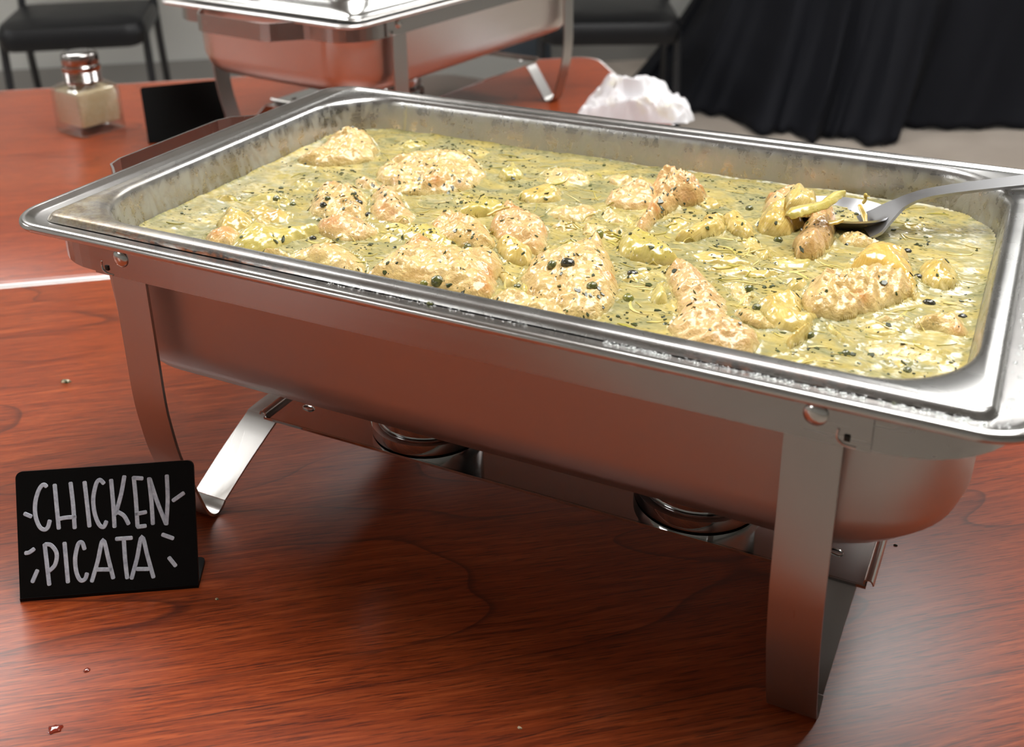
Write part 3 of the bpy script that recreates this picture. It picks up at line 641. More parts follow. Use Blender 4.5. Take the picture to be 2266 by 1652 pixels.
for kind, lab, poly, h in extra:
    if kind == 'chicken': chick(lab, poly, h, r=.006)
    else: arti(lab, poly, h, r=.006, mat=random.choice((ARTI, ARTG)))

# the big translucent petal bridging the heap toward the spoon
def petal(name, label, A, widths, mat, curl=.002):
    P = smoothpath(A, 6); n = len(P); W = [widths[min(i // 6, len(widths) - 1)] * (1 - (i % 6) / 6) + widths[min(i // 6 + 1, len(widths) - 1)] * (i % 6) / 6 for i in range(n)]
    bm = bmesh.new(); R = []
    c0 = P[0].copy()
    for i, p in enumerate(P):
        t = (P[min(i + 1, n - 1)] - P[max(i - 1, 0)]).normalized(); sd = t.cross(Vector((-.1, -.3, 1))).normalized(); up = sd.cross(t)
        top = [p - c0 + sd * W[i] * k * (1 + .12 * math.sin(i * 1.7 + k * 3)) / 2 - up * curl * k * k * 1.5 + up * .0006 for k in (-1, -.6, -.2, .2, .6, 1)]
        R.append(top + [q - up * .0011 for q in reversed(top)])
    loft(bm, R, True, True); o = newobj(name, bm, mat, None, True, c0)
    s = bpy.data.objects[o.name].modifiers.new('sub', 'SUBSURF'); s.levels = s.render_levels = 1
    me = o.data; nv = len(me.vertices)
    av = me.attributes.new('axis', 'FLOAT_VECTOR', 'POINT')
    co = np.empty(nv * 3); me.vertices.foreach_get('co', co); co = co.reshape(-1, 3); ax = np.array((P[-1] - P[0]).normalized()); s_ = co @ ax
    av.data.foreach_set('vector', np.stack([s_, np.linalg.norm(co - s_[:, None] * ax, axis=1), s_ * 0], 1).astype(np.float32).ravel())
    return tag(o, label, 'artichoke', AG)
petal('artichoke_leaf', 'long translucent artichoke leaf jutting from the heap toward the spoon', [at(1742, 474, .2100), at(1760, 462, .2125), at(1790, 454, .2135), at(1822, 446, .2140), at(1850, 426, .2165), at(1872, 422, .2170)], [.006, .012, .010, .0085, .0085, .003], ARTG)
petal('artichoke_leaf', 'small pointed shred sticking out right of the wet chicken knuckle', [at(1832, 492, .200), at(1850, 490, .2005), at(1868, 486, .2015)], [.005, .004, .001], ARTI, .0005)
petal('artichoke_leaf', 'tiny green sliver on the far wall behind the spoon bowl', [at(1908, 448, .2035), at(1918, 436, .2080), at(1916, 428, .211)], [.004, .005, .002], ARTG, .0005)
petal('artichoke_leaf', 'narrow pale stick across the middle chicken pieces', [at(1078, 476, .199), at(1100, 464, .2005), at(1128, 457, .202)], [.002, .0026, .0016], ARTI, .0003)
petal('artichoke_leaf', 'translucent shred lying on the spoon bowl', [at(1902, 452, .200), at(1912, 474, .197), at(1916, 500, .193)], [.003, .004, .002], ARTI, .0003)

# sauce
st_ = .0011; nx, ny = int(.53 / st_), int(.31 / st_)
gx, gy = np.meshgrid(-.265 + np.arange(nx) * st_, -.155 + np.arange(ny) * st_)
z = sauce_h(gx, gy); ip = inpan(gx, gy, .2564, .1464); z = z + .0012 * np.exp(-np.maximum(ip, 0) / .0012)
for hfn, (x0, y0, x1, y1), P in PIECES:
    i0, i1 = max(0, int((x0 - .006 + .265) / st_)), min(nx, int((x1 + .006 + .265) / st_)); j0, j1 = max(0, int((y0 - .006 + .155) / st_)), min(ny, int((y1 + .006 + .155) / st_))
    sx, sy = gx[j0:j1, i0:i1], gy[j0:j1, i0:i1]
    hh, d, s, q = hfn(sx, sy); dd = np.where(np.isnan(hh), -1, hh - ZS)
    z[j0:j1, i0:i1] += .0011 * np.exp(-np.abs(np.minimum(polydist(sx, sy, P), 0)) / .0016) * (polydist(sx, sy, P) < 0)
ok = ip > -.0004; idx = -np.ones(ok.shape, int); idx[ok] = np.arange(ok.sum())
a, b, c, e = idx[:-1, :-1], idx[:-1, 1:], idx[1:, 1:], idx[1:, :-1]; f = (a >= 0) & (b >= 0) & (c >= 0) & (e >= 0)
me = bpy.data.meshes.new('sauce'); me.from_pydata(np.stack([gx[ok], gy[ok], z[ok]], 1).tolist(), [], np.stack([a[f], b[f], c[f], e[f]], 1).tolist())
m = NT('lemon_butter_sauce'); v = m.pos()
sw = m.noise(m.mapv(v, (1.1, 2.0, 1)), 20, 5, .6, 1.6); fine = m.noise(m.mapv(v, (1, 1.9, 1)), 80, 4, .6, 1.4)
c = m.ramp(sw, [(.30, srgb(126, 124, 84)), (.43, srgb(156, 150, 106)), (.56, srgb(176, 160, 98)), (.70, srgb(196, 176, 106))])
c = m.mix(m.math('MULTIPLY', m.ramp(fine, [(.52, 0), (.70, 1)]), .6), c, srgb(206, 192, 136))
c = m.mix(m.math('MULTIPLY', m.ramp(fine, [(.28, 1), (.42, 0)]), .55), c, srgb(140, 126, 48))
sp = m.voro(m.mapv(v, (1, 1.9, 1)), 230); dens = m.ramp(m.noise(v, 30, 4), [(.38, 0), (.56, 1)])
sm = m.math('MULTIPLY', m.ramp(sp, [(.12, 1), (.36, 0)]), dens)
c = m.mix(m.math('MULTIPLY', sm, .85), c, srgb(58, 64, 36))
m.set(Base_Color=c, Roughness=.13, Subsurface_Weight=.15, Subsurface_Radius=(.008, .005, .002), Subsurface_Scale=1.0, Coat_Weight=.2, Coat_Roughness=.05)
m.bump(m.math('ADD', m.noise(m.mapv(v, (1, 1.3, 1)), 90, 4, .55, 1), m.math('MULTIPLY', fine, .6)), .35, .0016)
sauce = meshobj('sauce', me, m.m); recentre(sauce); tag(sauce, 'pale green-yellow lemon sauce flecked with herbs filling the pan', 'sauce', kind='stuff')

# stringy artichoke fibres: one tangle floating in the sauce
rnd = random.Random(11); bm = bmesh.new()
for k in range(420):
    x, y = rnd.uniform(-.25, .25), rnd.uniform(-.14, .14)
    if k % 3: x = .05 + rnd.gauss(0, .11); y = -.02 + rnd.gauss(0, .05)
    a = rnd.gauss(.15, .6); L = rnd.uniform(.006, .024); cv = rnd.uniform(-60, 60); P = []
    for i in range(7):
        q = i / 6 - .5; xx = x + L * q * math.cos(a) - cv * (L * q) ** 2 * math.sin(a); yy = y + L * q * math.sin(a) + cv * (L * q) ** 2 * math.cos(a)
        if inpan(np.array([xx]), np.array([yy]))[0] < .003: P = []; break
        zz = foodz(xx, yy); P.append(Vector((xx, yy, zz + .0001)))
        if zz > ZS + .0042: P = []; break
    if len(P) < 7: continue
    w0 = rnd.choice((.0005, .0008, .0012, .0018))
    ribbon(bm, P, Vector((-math.sin(a), math.cos(a), rnd.uniform(-.15, .15))), w0, .0007, [w0 * math.sin(math.pi * (i + .6) / 7.2) + .0001 for i in range(7)])
m = NT('artichoke_fibre'); v = m.pos(); m.set(Base_Color=m.ramp(m.noise(v, 38, 2), [(.35, srgb(168, 158, 70)), (.5, srgb(210, 190, 112)), (.65, srgb(224, 206, 146))]), Roughness=.25, Coat_Weight=.5, Coat_Roughness=.08)
o = newobj('artichoke_fibres', bm, m.m); recentre(o); tag(o, 'loose yellow-green artichoke fibres strewn through the sauce', 'artichoke', kind='stuff')

# capers
def capmat(name, a, b):
    m = NT(name); v = m.pos(); m.set(Base_Color=m.ramp(m.noise(v, 500, 3), [(.35, a), (.65, b)]), Roughness=.22, Coat_Weight=.6, Coat_Roughness=.08); m.bump(m.noise(v, 900, 2), .3, .0006); return m.m
CAP1 = capmat('caper_green', srgb(60, 64, 32), srgb(104, 106, 56)); CAP2 = capmat('caper_dark', srgb(34, 34, 28), srgb(62, 60, 42)); CAP3 = capmat('caper_olive', srgb(104, 106, 42), srgb(134, 132, 62))
caps = [(612, 440, 3, 1, 'beside the flat petal at the left'), (648, 453, 2.7, 1, 'in the sauce right of the flat petal'), (716, 453, 2.9, 2, 'on the left edge of the torn chicken'), (725, 440, 2.6, 1, 'just behind the one on the torn chicken edge'),
        (793, 448, 3.2, 2, 'on the torn chicken piece'), (815, 476, 3.3, 2, 'between the torn and the pinkish chicken'), (692, 527, 2.7, 2, 'below the pinkish chicken'), (967, 621, 4.0, 1, 'at the near rim, the largest of its trio'),
        (995, 629, 2.9, 1, 'right of the largest by the near rim'), (938, 627, 2.6, 3, 'left of the largest by the near rim'), (1256, 580, 4.2, 2, 'dark and flattened on the double chicken'), (1222, 586, 3.2, 1, 'left of the flattened dark one'),
        (1400, 606, 3.8, 2, 'black and split in the sauce by the double chicken'), (1390, 661, 3.8, 3, 'olive, half sunk before the long cutlet'), (1310, 634, 3.6, 1, 'on the front of the double chicken'), (1656, 641, 3.4, 1, 'in the sauce left of the layered artichoke'),
        (1676, 682, 3.3, 1, 'touching the layered artichoke'), (2056, 670, 3.6, 2, 'alone in the sauce below the right artichoke'), (2008, 556, 3.0, 2, 'behind the golden dome'), (2032, 612, 3.0, 2, 'between dome and right artichoke'),
        (1722, 532, 3.3, 1, 'in the sauce below the cream heart'), (1658, 462, 3.2, 1, 'left of the spoon heap'), (1325, 518, 3.8, 3, 'grey-green on the crest of the double chicken'), (670, 700, 0, 0, ''), (708, 488, 2.5, 1, 'behind the pinkish chicken'),
        (1035, 546, 2.9, 1, 'right of the smooth olive petal'), (1145, 636, 3.0, 1, 'above the yellow tail at the near rim'), (1792, 742, 2.8, 1, 'by the upright fibre bundle'), (2130, 700, 2.6, 2, 'right end of the golden strip'), (1872, 782, 2.6, 1, 'lowest right, near the rim'), (2008, 820, 2.6, 1, 'against the near right rim'), (2100, 697, 2.2, 3, 'on the golden strip')]
for u, v_, r, kd, where in caps:
    if not r: continue
    p = on_food(u, v_); bm = bmesh.new(); rr = r * .00088
    lathe(bm, [(rr * max(.12, math.sin(t)) * (1 + .05 * math.cos(5 * t)), -rr * 1.06 * math.cos(t)) for t in [math.pi * k / 9 for k in range(10)]], 14)
    ang = (random.uniform(.5, 1.4), random.uniform(-.5, .5), random.uniform(0, 6)); bmesh.ops.rotate(bm, cent=(0, 0, 0), matrix=Euler(ang).to_matrix(), verts=bm.verts)
    for vv in bm.verts: vv.co += Vector((random.uniform(-1, 1), random.uniform(-1, 1), random.uniform(-1, 1))) * rr * .05; 
    if kd == 2: bmesh.ops.scale(bm, vec=(1.1, .9, .8), verts=bm.verts)
    o = newobj('caper', bm, (CAP1, CAP2, CAP3)[kd - 1], None, True, (p.x, p.y, p.z - rr * .10)); tag(o, {1: 'green', 2: 'dark', 3: 'olive'}[kd] + ' caper ' + where, 'caper', 'capers in the sauce')

# chopped parsley: torn flecks lying on sauce and food
m = NT('chopped_parsley'); v = m.pos(); m.set(Base_Color=m.ramp(m.noise(v, 300, 2), [(.35, srgb(34, 40, 22)), (.6, srgb(66, 74, 34)), (.75, srgb(96, 100, 40))]), Roughness=.3, Coat_Weight=.3)
rnd = random.Random(5); bm = bmesh.new(); cnt = 0
dots = []
for k in range(1900):
    if k % 3 == 0 or not dots: x, y = rnd.uniform(-.255, .255), rnd.uniform(-.145, .145)
    else:
        bx, by = rnd.choice(dots[-60:]); x, y = bx + rnd.gauss(0, .009), by + rnd.gauss(0, .006)
    if inpan(np.array([x]), np.array([y]))[0] < .003: continue
    dots.append((x, y)); z0 = foodz(x, y); s = rnd.choice((.0004, .0005, .0006, .0008, .0011, .0015, .0020)) * rnd.uniform(.7, 1.1); n = rnd.randint(5, 8); a0 = rnd.uniform(0, 6)
    el = rnd.uniform(.35, 1); gx_ = foodz(x + .001, y) - z0; gy_ = foodz(x, y + .001) - z0; gx_, gy_ = max(-8e-4, min(8e-4, gx_)) * 1000, max(-8e-4, min(8e-4, gy_)) * 1000
    top = []; ca, sa = math.cos(a0), math.sin(a0)
    for i in range(n):
        a = 2 * math.pi * i / n; r = s * rnd.uniform(.5, 1.25); px, py = r * math.cos(a), r * el * math.sin(a); px, py = px * ca - py * sa, px * sa + py * ca
        top.append((x + px, y + py, z0 + px * gx_ + py * gy_ + .0003 + rnd.uniform(0, .25) * s))
    T = [bm.verts.new(q) for q in top]; B = [bm.verts.new((q[0], q[1], q[2] - .0005)) for q in top]; bm.faces.new(T)
    for i in range(n): bm.faces.new((T[i], B[i], B[(i + 1) % n], T[(i + 1) % n]))
o = newobj('chopped_parsley', bm, m.m, None, False); recentre(o); tag(o, 'dark green chopped parsley flecks scattered over chicken and sauce', 'parsley', kind='stuff')
# ------------------------------------------------------------------ chalk signs
BLACK = plain('matt_black_acrylic', (.003, .003, .003), .45, Specular_IOR_Level=.15)
INK = NT('chalk_pen'); INK.set(Base_Color=INK.ramp(INK.noise(INK.pos(), 320, 3, .7), [(.3, srgb(172, 180, 196)), (.7, srgb(222, 228, 238))]), Roughness=.5); INK = INK.m
def sign(base_l, base_r, label):
    d = (base_r - base_l); L = d.length; rz = math.atan2(d.y, d.x)
    t = empty('sign', base_l, rz, label=label, cat='sign'); th = .0022; tl = Vector((0, .0325, .0705)).normalized(); Hc = .0775; r = .004
    bm = bmesh.new(); nrm = Vector((0, -tl.z, tl.y)); R = []
    for k in (0, 1):
        ring = [Vector((0, 0, 0)), Vector((L, 0, 0))]
        ring += [Vector((L - r + r * math.cos(a), 0, 0)) + tl * (Hc - r + r * math.sin(a)) for a in [math.radians(15 * i) for i in range(7)]]
        ring += [Vector((r - r * math.sin(a), 0, 0)) + tl * (Hc - r + r * math.cos(a)) for a in [math.radians(15 * i) for i in range(7)]]
        R.append([p + Vector((0, 0, .0008)) - nrm * th * k for p in ring])
    loft(bm, R, True, True); newobj('panel', bm, BLACK, t, False)
    bm = bmesh.new(); R = []
    for z in (0, th):
        ring = [(0, 0, z), (L, 0, z)] + [(L - r + r * math.cos(a), .027 - r + r * math.sin(a), z) for a in [math.radians(15 * i) for i in range(7)]] + [(r - r * math.sin(a), .027 - r + r * math.cos(a), z) for a in [math.radians(15 * i) for i in range(7)]]
        R.append(ring)
    loft(bm, R, True, True); newobj('foot', bm, BLACK, t, False)
    return t, nrm, tl
bl, br = at(45, 1331, 0), at(440, 1300, 0)
sg, nrm, tl = sign(bl, br, 'small black sign with white handwriting reading chicken picata on near table')
Rz = Matrix.Rotation(sg.rotation_euler.z, 3, 'Z'); wn = Rz @ nrm; wo = bl + Vector((0, 0, .0008)) + wn * .0003
G = {'letter': [
 [[(283, 622), (270, 611), (252, 620), (232, 655), (215, 720), (216, 800), (240, 865), (270, 885), (292, 870), (303, 830)]],
 [[(333, 612), (345, 740), (358, 878)], [(430, 600), (446, 740), (455, 875)], [(350, 822), (400, 812), (460, 808)]],
 [[(515, 595), (532, 740), (545, 865)]],
 [[(632, 603), (608, 582), (585, 610), (568, 700), (578, 790), (605, 855), (632, 868), (648, 835)]],
 [[(677, 582), (690, 730), (698, 868)], [(758, 560), (738, 670), (705, 790)], [(712, 775), (755, 800), (783, 850)]],
 [[(815, 565), (828, 700), (838, 865)], [(812, 570), (868, 573)], [(830, 790), (890, 778)], [(838, 868), (888, 862)]],
 [[(908, 572), (922, 700), (932, 850)], [(912, 575), (958, 715), (1012, 850)], [(1017, 555), (1022, 700), (1014, 852)]],
 [[(272, 975), (285, 1090), (300, 1220)], [(275, 975), (312, 980), (345, 1030), (335, 1100), (292, 1142)]],
 [[(393, 965), (403, 1080), (414, 1205)]],
 [[(515, 1003), (500, 964), (476, 975), (458, 1060), (466, 1145), (490, 1193), (518, 1186), (530, 1152)]],
 [[(560, 1200), (595, 1080), (628, 948), (662, 1070), (690, 1180)], [(592, 1128), (678, 1128)]],
 [[(708, 942), (803, 935)], [(755, 950), (762, 1060), (775, 1180)]],
 [[(802, 1182), (835, 1060), (865, 928), (900, 1050), (935, 1175)], [(835, 1125), (905, 1125)]]],
 'accent_dash': [[[(150, 788), (190, 805)]], [[(155, 1028), (178, 1024), (208, 1003)]], [[(198, 1203), (212, 1170), (228, 1133)]], [[(1055, 708), (1120, 662)]], [[(990, 915), (1055, 938)]], [[(1030, 1055), (1070, 1105)]]]}
inv = (Matrix.Translation(sg.location) @ Matrix.Rotation(sg.rotation_euler.z, 4, 'Z')).inverted()
for nm, glyphs in G.items():
    for gl in glyphs:
        bm = bmesh.new()
        for stk in gl:
            pts = [inv @ onplane(x / 2.754, 850 + y / 2.754, wo, wn) for x, y in stk]
            if len(pts) > 2: pts = smoothpath(pts, 5)
            d0, d1 = (pts[0] - pts[1]).normalized() * .0006, (pts[-1] - pts[-2]).normalized() * .0006; pts = [pts[0] + d0] + pts + [pts[-1] + d1]
            n = len(pts); R = []
            for i, p in enumerate(pts):
                t = (pts[min(i + 1, n - 1)] - pts[max(i - 1, 0)]).normalized(); sd = t.cross(nrm).normalized(); hw = .00128 * (.6 if i in (0, n - 1) else 1)
                R.append([p - sd * hw, p + sd * hw, p + sd * hw * .8 + nrm * .0003, p - sd * hw * .8 + nrm * .0003])
            loft(bm, R, True, True)
        newobj(nm, bm, INK, sg, False)
b0 = at(329, 318, 0); dr = (at(495, 188, .0705) - at(320, 205, .0705)); dr.z = 0; dr = dr.normalized() * .106
sign(b0, b0 + dr, 'blank black sign standing behind the left leg of the far chafing dish')

# ------------------------------------------------------------------ glass shaker
sh = empty('shaker', (-.956, .488, 0), math.radians(-10.5), label='square glass shaker of grated cheese with a chrome lid on the far table', cat='shaker'); sh.scale = (1.06, 1.06, 1.06)
GL = NT('clear_glass'); 
lw = GL.n('ShaderNodeLayerWeight'); lw.inputs[0].default_value = .5; fac = GL.math('MULTIPLY_ADD', GL.math('POWER', lw.outputs['Facing'], 2.0), .7, .13); gl = GL.n('ShaderNodeBsdfGlossy'); gl.inputs['Roughness'].default_value = .03
tr = GL.n('ShaderNodeBsdfTransparent'); tr.inputs[0].default_value = (.93, .95, .94, 1); mx = GL.n('ShaderNodeMixShader')
GL.link(fac, mx.inputs[0]); GL.link(tr.outputs[0], mx.inputs[1]); GL.link(gl.outputs[0], mx.inputs[2]); GL.link(mx.outputs[0], GL.t.nodes['Material Output'].inputs[0]); GL = GL.m
bm = bmesh.new()
loft(bm, [rrect(a, a, r, z, 6) for a, r, z in [(.026, .004, .0), (.0325, .006, .0012), (.0335, .006, .005), (.0325, .005, .0105), (.0322, .005, .055), (.0310, .006, .0605), (.026, .012, .0645), (.0225, .0224, .0665), (.0215, .0214, .0715),
     (.0195, .0194, .0715), (.0200, .0199, .066), (.0235, .010, .0625), (.0280, .0045, .0585), (.0290, .004, .054), (.0290, .004, .0125), (.026, .004, .0115)]], True, True)
newobj('jar', bm, GL, sh)
bm = bmesh.new(); loft(bm, [rrect(a, a, r, z, 6) for a, r, z in [(.0255, .004, .0118), (.0287, .004, .0130), (.0287, .004, .050), (.0272, .004, .0565), (.018, .006, .0585)]], True, True)
m = NT('grated_cheese'); m.set(Base_Color=m.ramp(m.noise(m.obj(), 300, 4), [(.3, srgb(240, 205, 160)), (.7, srgb(254, 232, 200))]), Roughness=.9); m.bump(m.noise(m.obj(), 500, 3), .6, .002)
c_ = newobj('cheese', bm, m.m, sh); tag(c_, 'grated pale cheese filling', kind='stuff')
bm = bmesh.new(); prof = [(.0218, .0655), (.0235, .0660), (.0238, .0675)]
for k in range(5): prof += [(.0240, .069 + k * .0027), (.0232, .0703 + k * .0027)]
prof += [(.0240, .0835), (.0246, .0845), (.0246, .088), (.0236, .0892), (.0226, .0902), (.0232, .0915), (.0236, .0930), (.0236, .1030), (.0228, .1048), (.0205, .1062), (.012, .1068), (.003, .1069)]
lathe(bm, prof, 48); newobj('lid', bm, plain('dark_chrome', (.42, .40, .39), .16, 1.0), sh)
bm = bmesh.new()
for k in range(19):
    rr = 0 if k == 0 else (.0065 if k < 7 else .013); a = k * 2 * math.pi / (6 if k < 7 else 12)
    lathe(bm, [(.0013, .1067), (.0010, .1073)], 8, rr * math.cos(a), rr * math.sin(a))
newobj('shaker_hole', bm, plain('hole_dark', (.05, .05, .05), .6), sh)['kind'] = 'stuff'

# ------------------------------------------------------------------ crumpled napkin
bm = bmesh.new(); bmesh.ops.create_grid(bm, x_segments=90, y_segments=60, size=.5)
V = np.array([v.co[:] for v in bm.verts]); x, y = V[:, 0] * 2, V[:, 1] * 2
rid = np.abs(fbm(x * .9 + 3, y * 1.2, 2.4, 3, 1)) * 2; rid2 = np.abs(fbm(x, y, 5.2, 8, 2))
z = .036 * np.clip(1 - (np.abs(x) ** 2.2) * .9, 0, 1) * np.clip(1.05 - y ** 2, 0, 1) ** .6 * (1.25 - 1.3 * rid) + .018 * (.5 - rid2)
z += .016 * np.exp(-((x + .50) ** 2 + (y) ** 2) / .06) + .008 * np.exp(-((x - .25) ** 2 + y ** 2) / .06) + .010 * np.exp(-((x - .88) ** 2 + y ** 2) / .012)
ed = np.maximum(np.abs(x), np.abs(y)); z = np.maximum(z, .002) * np.clip((1 - ed) / .08, 0, 1) ** .5 + .001
X = x * .080 + .012 * fbm(x, y, 2, 21, 2); Y = y * .048 + .012 * fbm(x, y, 2, 31, 2)
for i, v in enumerate(bm.verts): v.co = (X[i], Y[i], z[i])
m = NT('white_cloth'); v = m.obj(); st = m.ramp(m.noise(v, 28, 4), [(.56, 0), (.68, 1)]); lx = m.ramp(m.sep(v)[0], [(.0, 1), (.02, 0)]) 
m.set(Base_Color=m.mix(m.math('MULTIPLY', st, .3), srgb(232, 230, 232), srgb(214, 202, 130)), Roughness=.9, Subsurface_Weight=.1, Subsurface_Radius=(.01, .01, .01), Subsurface_Scale=1.0)
m.bump(m.noise(v, 900, 2), .15, .001)
nap = newobj('napkin', bm, m.m, None, True, (-.272, .880, 0)); nap.rotation_euler = (0, 0, math.radians(14)); tag(nap, 'crumpled white cloth napkin stained yellow on the right end of the far table', 'napkin')

# ------------------------------------------------------------------ chairs
SEAT = NT('black_vinyl'); SEAT.set(Base_Color=(.003, .003, .004), Roughness=.4, Specular_IOR_Level=.35); SEAT.bump(SEAT.noise(SEAT.obj(), 260, 2), .08, .002); SEAT = SEAT.m
CF = plain('black_tube_steel', (.008, .009, .012), .4)
def chair():
    t = empty('stacking_chair', (0, 0, FLOOR))
    bm = bmesh.new(); loft(bm, [rrect(a, b, r, z, 8) for a, b, r, z in [(.215, .205, .05, .375), (.238, .228, .06, .385), (.242, .232, .06, .425), (.230, .218, .06, .452), (.20, .19, .06, .460), (.10, .09, .05, .461)]], True, True)
    for v in bm.verts:
        v.co.z -= .020 * max(0, (-v.co.y - .12) / .11) ** 2
        v.co.z -= .010 * (1 - (v.co.x / .24) ** 2) if v.co.z > .44 else 0
    newobj('seat', bm, SEAT, t)
    bm = bmesh.new(); R = []
    for k in range(9):
        z = .62 + .26 * k / 8; R.append([(-.21, .235 + .05 * k / 8, z), (-.10, .25 + .05 * k / 8, z), (.10, .25 + .05 * k / 8, z), (.21, .235 + .05 * k / 8, z), (.205, .262 + .05 * k / 8, z), (.10, .275 + .05 * k / 8, z), (-.10, .275 + .05 * k / 8, z), (-.205, .262 + .05 * k / 8, z)])
    loft(bm, R, True, True); newobj('backrest', bm, SEAT, t)
    for s in (-1, 1):
        bm = bmesh.new(); tube(bm, smoothpath([(s * .238, -.19, 0), (s * .235, -.17, .2), (s * .232, -.16, .40)], 4), .0135); newobj('leg', bm, CF, t)
        bm = bmesh.new(); tube(bm, smoothpath([(s * .238, .26, 0), (s * .235, .20, .25), (s * .232, .19, .42), (s * .225, .22, .62), (s * .222, .285, .87)], 5), .0135); newobj('leg', bm, CF, t)
        bm = bmesh.new(); tube(bm, [(s * .234, -.165, .398), (s * .234, .195, .405)], .011); newobj('seat_rail', bm, CF, t)
    return t
ch = chair(); ch.location = un(-.93, 3.5, FLOOR); ch.rotation_euler = (0, 0, ANG); tag(ch, 'black padded chair standing behind the glass shaker', 'chair', 'black chairs beyond the tables')
c2 = copy_tree(ch); c2.location = un(.90, 3.12, FLOOR); c2.rotation_euler = (0, 0, ANG - .2); tag(c2, 'black padded chair in front of the black cloth, right of the covered dish', 'chair')

# ------------------------------------------------------------------ table under a black cloth
sk = empty('draped_table', (-.1, 4.2, FLOOR), label='table under a floor-length black cloth at the right rear', cat='table')
top_loop = [(-1.0, 3.9), (-.92, 3.72), (-.78, 3.56), (-.55, 3.45), (-.38, 3.42), (-.22, 3.47), (0, 3.60), (.3, 3.80), (.75, 4.12), (1.3, 4.5)]
hem_loop = [(-1.34, 3.62), (-1.16, 3.455), (-.90, 3.32), (-.60, 3.20), (-.44, 3.20), (-.26, 3.22), (-.12, 3.47), (.21, 3.62), (.72, 3.98), (1.32, 4.42)]
tp, hp = smoothpath([(x, y, 0) for x, y in top_loop], 14), smoothpath([(x, y, 0) for x, y in hem_loop], 14)
bm = bmesh.new(); rows = 26; grid = []
for j in range(rows + 1):
    q = j / rows; row = []
    for i in range(len(tp)):
        s = i / 14.0; f = q ** 1.6; p = tp[i].lerp(hp[i], f)
        nrm_ = Vector((.35, -.93, 0)) if i < 70 else Vector((.6, -.8, 0))
        fold = (.055 * math.sin(s * 5.2 + .8 * math.sin(s * 2)) + .018 * math.sin(s * 11.3 + 1.2 + q * 1.4) + .005 * math.sin(s * 23 + q * 3)) * (1 - .72 * min(1, max(0, (s - 5.2) / 1.2))) * (.25 + .75 * q)
        p = p + nrm_ * fold; row.append(bm.verts.new((p.x + .1, p.y - 4.2, .74 * (1 - q) + .004 + (0.012 * math.sin(s * 9) ** 2 * q if q > .95 else 0))))
    grid.append(row)
for a, b in zip(grid, grid[1:]):
    for i in range(len(a) - 1): bm.faces.new((a[i], a[i + 1], b[i + 1], b[i]))
CL = NT('black_polyester'); CL.set(Base_Color=(.0025, .003, .006), Roughness=.8, Specular_IOR_Level=.25); CL.bump(CL.noise(CL.obj(), 8, 2, .5), .15, .02); CL = CL.m
o = newobj('tablecloth', bm, CL, sk); s = o.modifiers.new('solid', 'SOLIDIFY'); s.thickness = .003
bm = bmesh.new(); R = [[(x + .1, y - 4.2, z) for x, y in top_loop] + [(1.0 + .1, 5.0 - 4.2, z), (-.7 + .1, 4.25 - 4.2, z)] for z in (.742, .75)]; loft(bm, R, True, True); newobj('table_top', bm, CL, sk, False)

bm = bmesh.new(); box(bm, -.22, .22, -.16, .16, .0, .36, .02); box(bm, -.235, .235, -.175, .175, .355, .385, .01)
bx = newobj('storage_box', bm, plain('slate_plastic', srgb(52, 60, 68), .5), None, True, un(.62, 3.9, FLOOR)); bx.rotation_euler = (0, 0, ANG); tag(bx, 'dark slate-grey box on the floor seen under the covered dish', 'box')

# ------------------------------------------------------------------ drips and crumbs
CR = NT('crumb'); CR.set(Base_Color=CR.ramp(CR.noise(CR.pos(), 400, 2), [(.4, srgb(60, 70, 40)), (.6, srgb(214, 200, 170))]), Roughness=.3); CR = CR.m
RED = plain('sauce_drop', srgb(120, 40, 24), .08, Coat_Weight=1.0)
def blob(name, c, r, h, mat, label, cat, el=1.0, rz=0.0):
    bm = bmesh.new(); rr = random.Random(int(c.x * 1e4)); k_ = [rr.uniform(.75, 1.25) for _ in range(14)]
    R = [[(r * el * q * k_[i] * math.cos(2 * math.pi * i / 14), r * q * k_[i] * math.sin(2 * math.pi * i / 14), h * z) for i in range(14)] for q, z in ((1, 0), (.92, .35), (.7, .75), (.35, .95), (.1, 1))]
    loft(bm, R, True, True); o = newobj(name, bm, mat, None, True, c); o.rotation_euler = (0, 0, rz); return tag(o, label, cat)
blob('crumb', at(146, 845, .0002), .0022, .0022, CR, 'crumb with a green fleck on the table left of the dish', 'crumb', 1.9, .3)
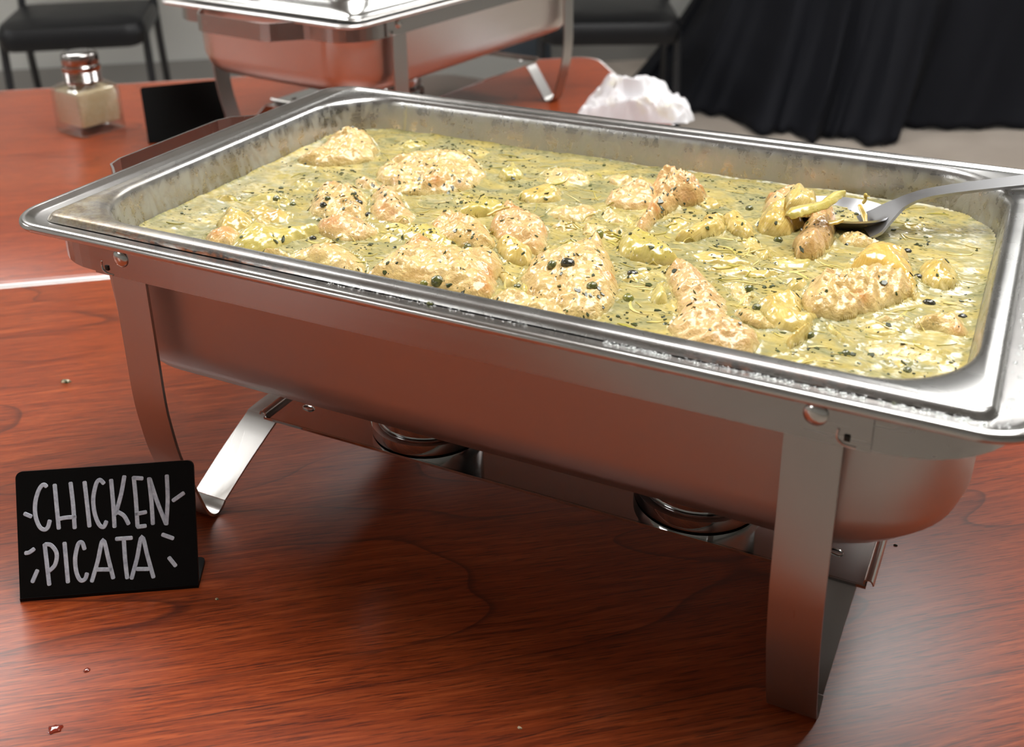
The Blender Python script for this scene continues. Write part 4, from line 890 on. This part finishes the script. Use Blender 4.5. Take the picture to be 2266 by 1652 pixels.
blob('drop', at(122, 1612, .0002), .0031, .0008, RED, 'wet drop at the bottom left of the near table', 'drop', 1.2, .4)
blob('drop', at(193, 1482, .0002), .0016, .0006, RED, 'smaller wet drop below the sign', 'drop', 1.2, .8)
blob('crumb', at(480, 1325, .0002), .0008, .0008, CR, 'tiny pale crumb right of the sign', 'crumb', 1.4)
blob('crumb', at(1150, 1610, .0002), .0007, .0008, CR, 'tiny crumb at the bottom edge of the picture', 'crumb', 1.8)
blob('crumb', at(1982, 1206, .0002), .0008, .0008, CAP2, 'dark speck on the table beside the right end of the dish', 'crumb', 1.6)
blob('crumb', at(1979, 893, .2136), .0007, .0007, CAP1, 'herb speck on the near right corner of the pan rim', 'crumb', 1.6)
blob('burnt_bit', at(268, 518, .2094), .0014, .0016, CAP2, 'black burnt bit in the rim groove at the near left', 'crumb', 2.6, -.1)
blob('crumb', at(951, 672, .2094), .0010, .0012, CAP1, 'green crumb in the rim groove at the near middle', 'crumb', 1.8)

# water beads along the near groove
bm = bmesh.new(); rr = random.Random(3)
for k in range(330):
    x = rr.choice((rr.uniform(-.06, .06), rr.uniform(.1, .28), rr.uniform(.1, .28))); y = -.1655 + rr.uniform(-.0015, .0015); r = rr.uniform(.0003, .0011) * (1 if x > .1 else .6)
    el = rr.uniform(.8, 2.2)
    loft(bm, [[(x + r * el * math.cos(t) * math.cos(a), y + r * math.cos(t) * math.sin(a),   .2090 + r * .8 * math.sin(t)) for a in [2 * math.pi * i / 9 for i in range(9)]] for t in (0, .5, 1.0, 1.4)], True, True)
for k in range(60):
    x = .2785 + rr.uniform(-.003, .003); y = rr.uniform(-.165, .1); r = rr.uniform(.0004, .0012)
    loft(bm, [[(x + r * math.cos(t) * math.cos(a), y + 1.6 * r * math.cos(t) * math.sin(a), .2090 + r * .8 * math.sin(t)) for a in [2 * math.pi * i / 9 for i in range(9)]] for t in (0, .5, 1.0, 1.4)], True, True)
o = newobj('water_beads', bm, GL); recentre(o); tag(o, 'clear water beads lying in the rim groove', 'water', kind='stuff')
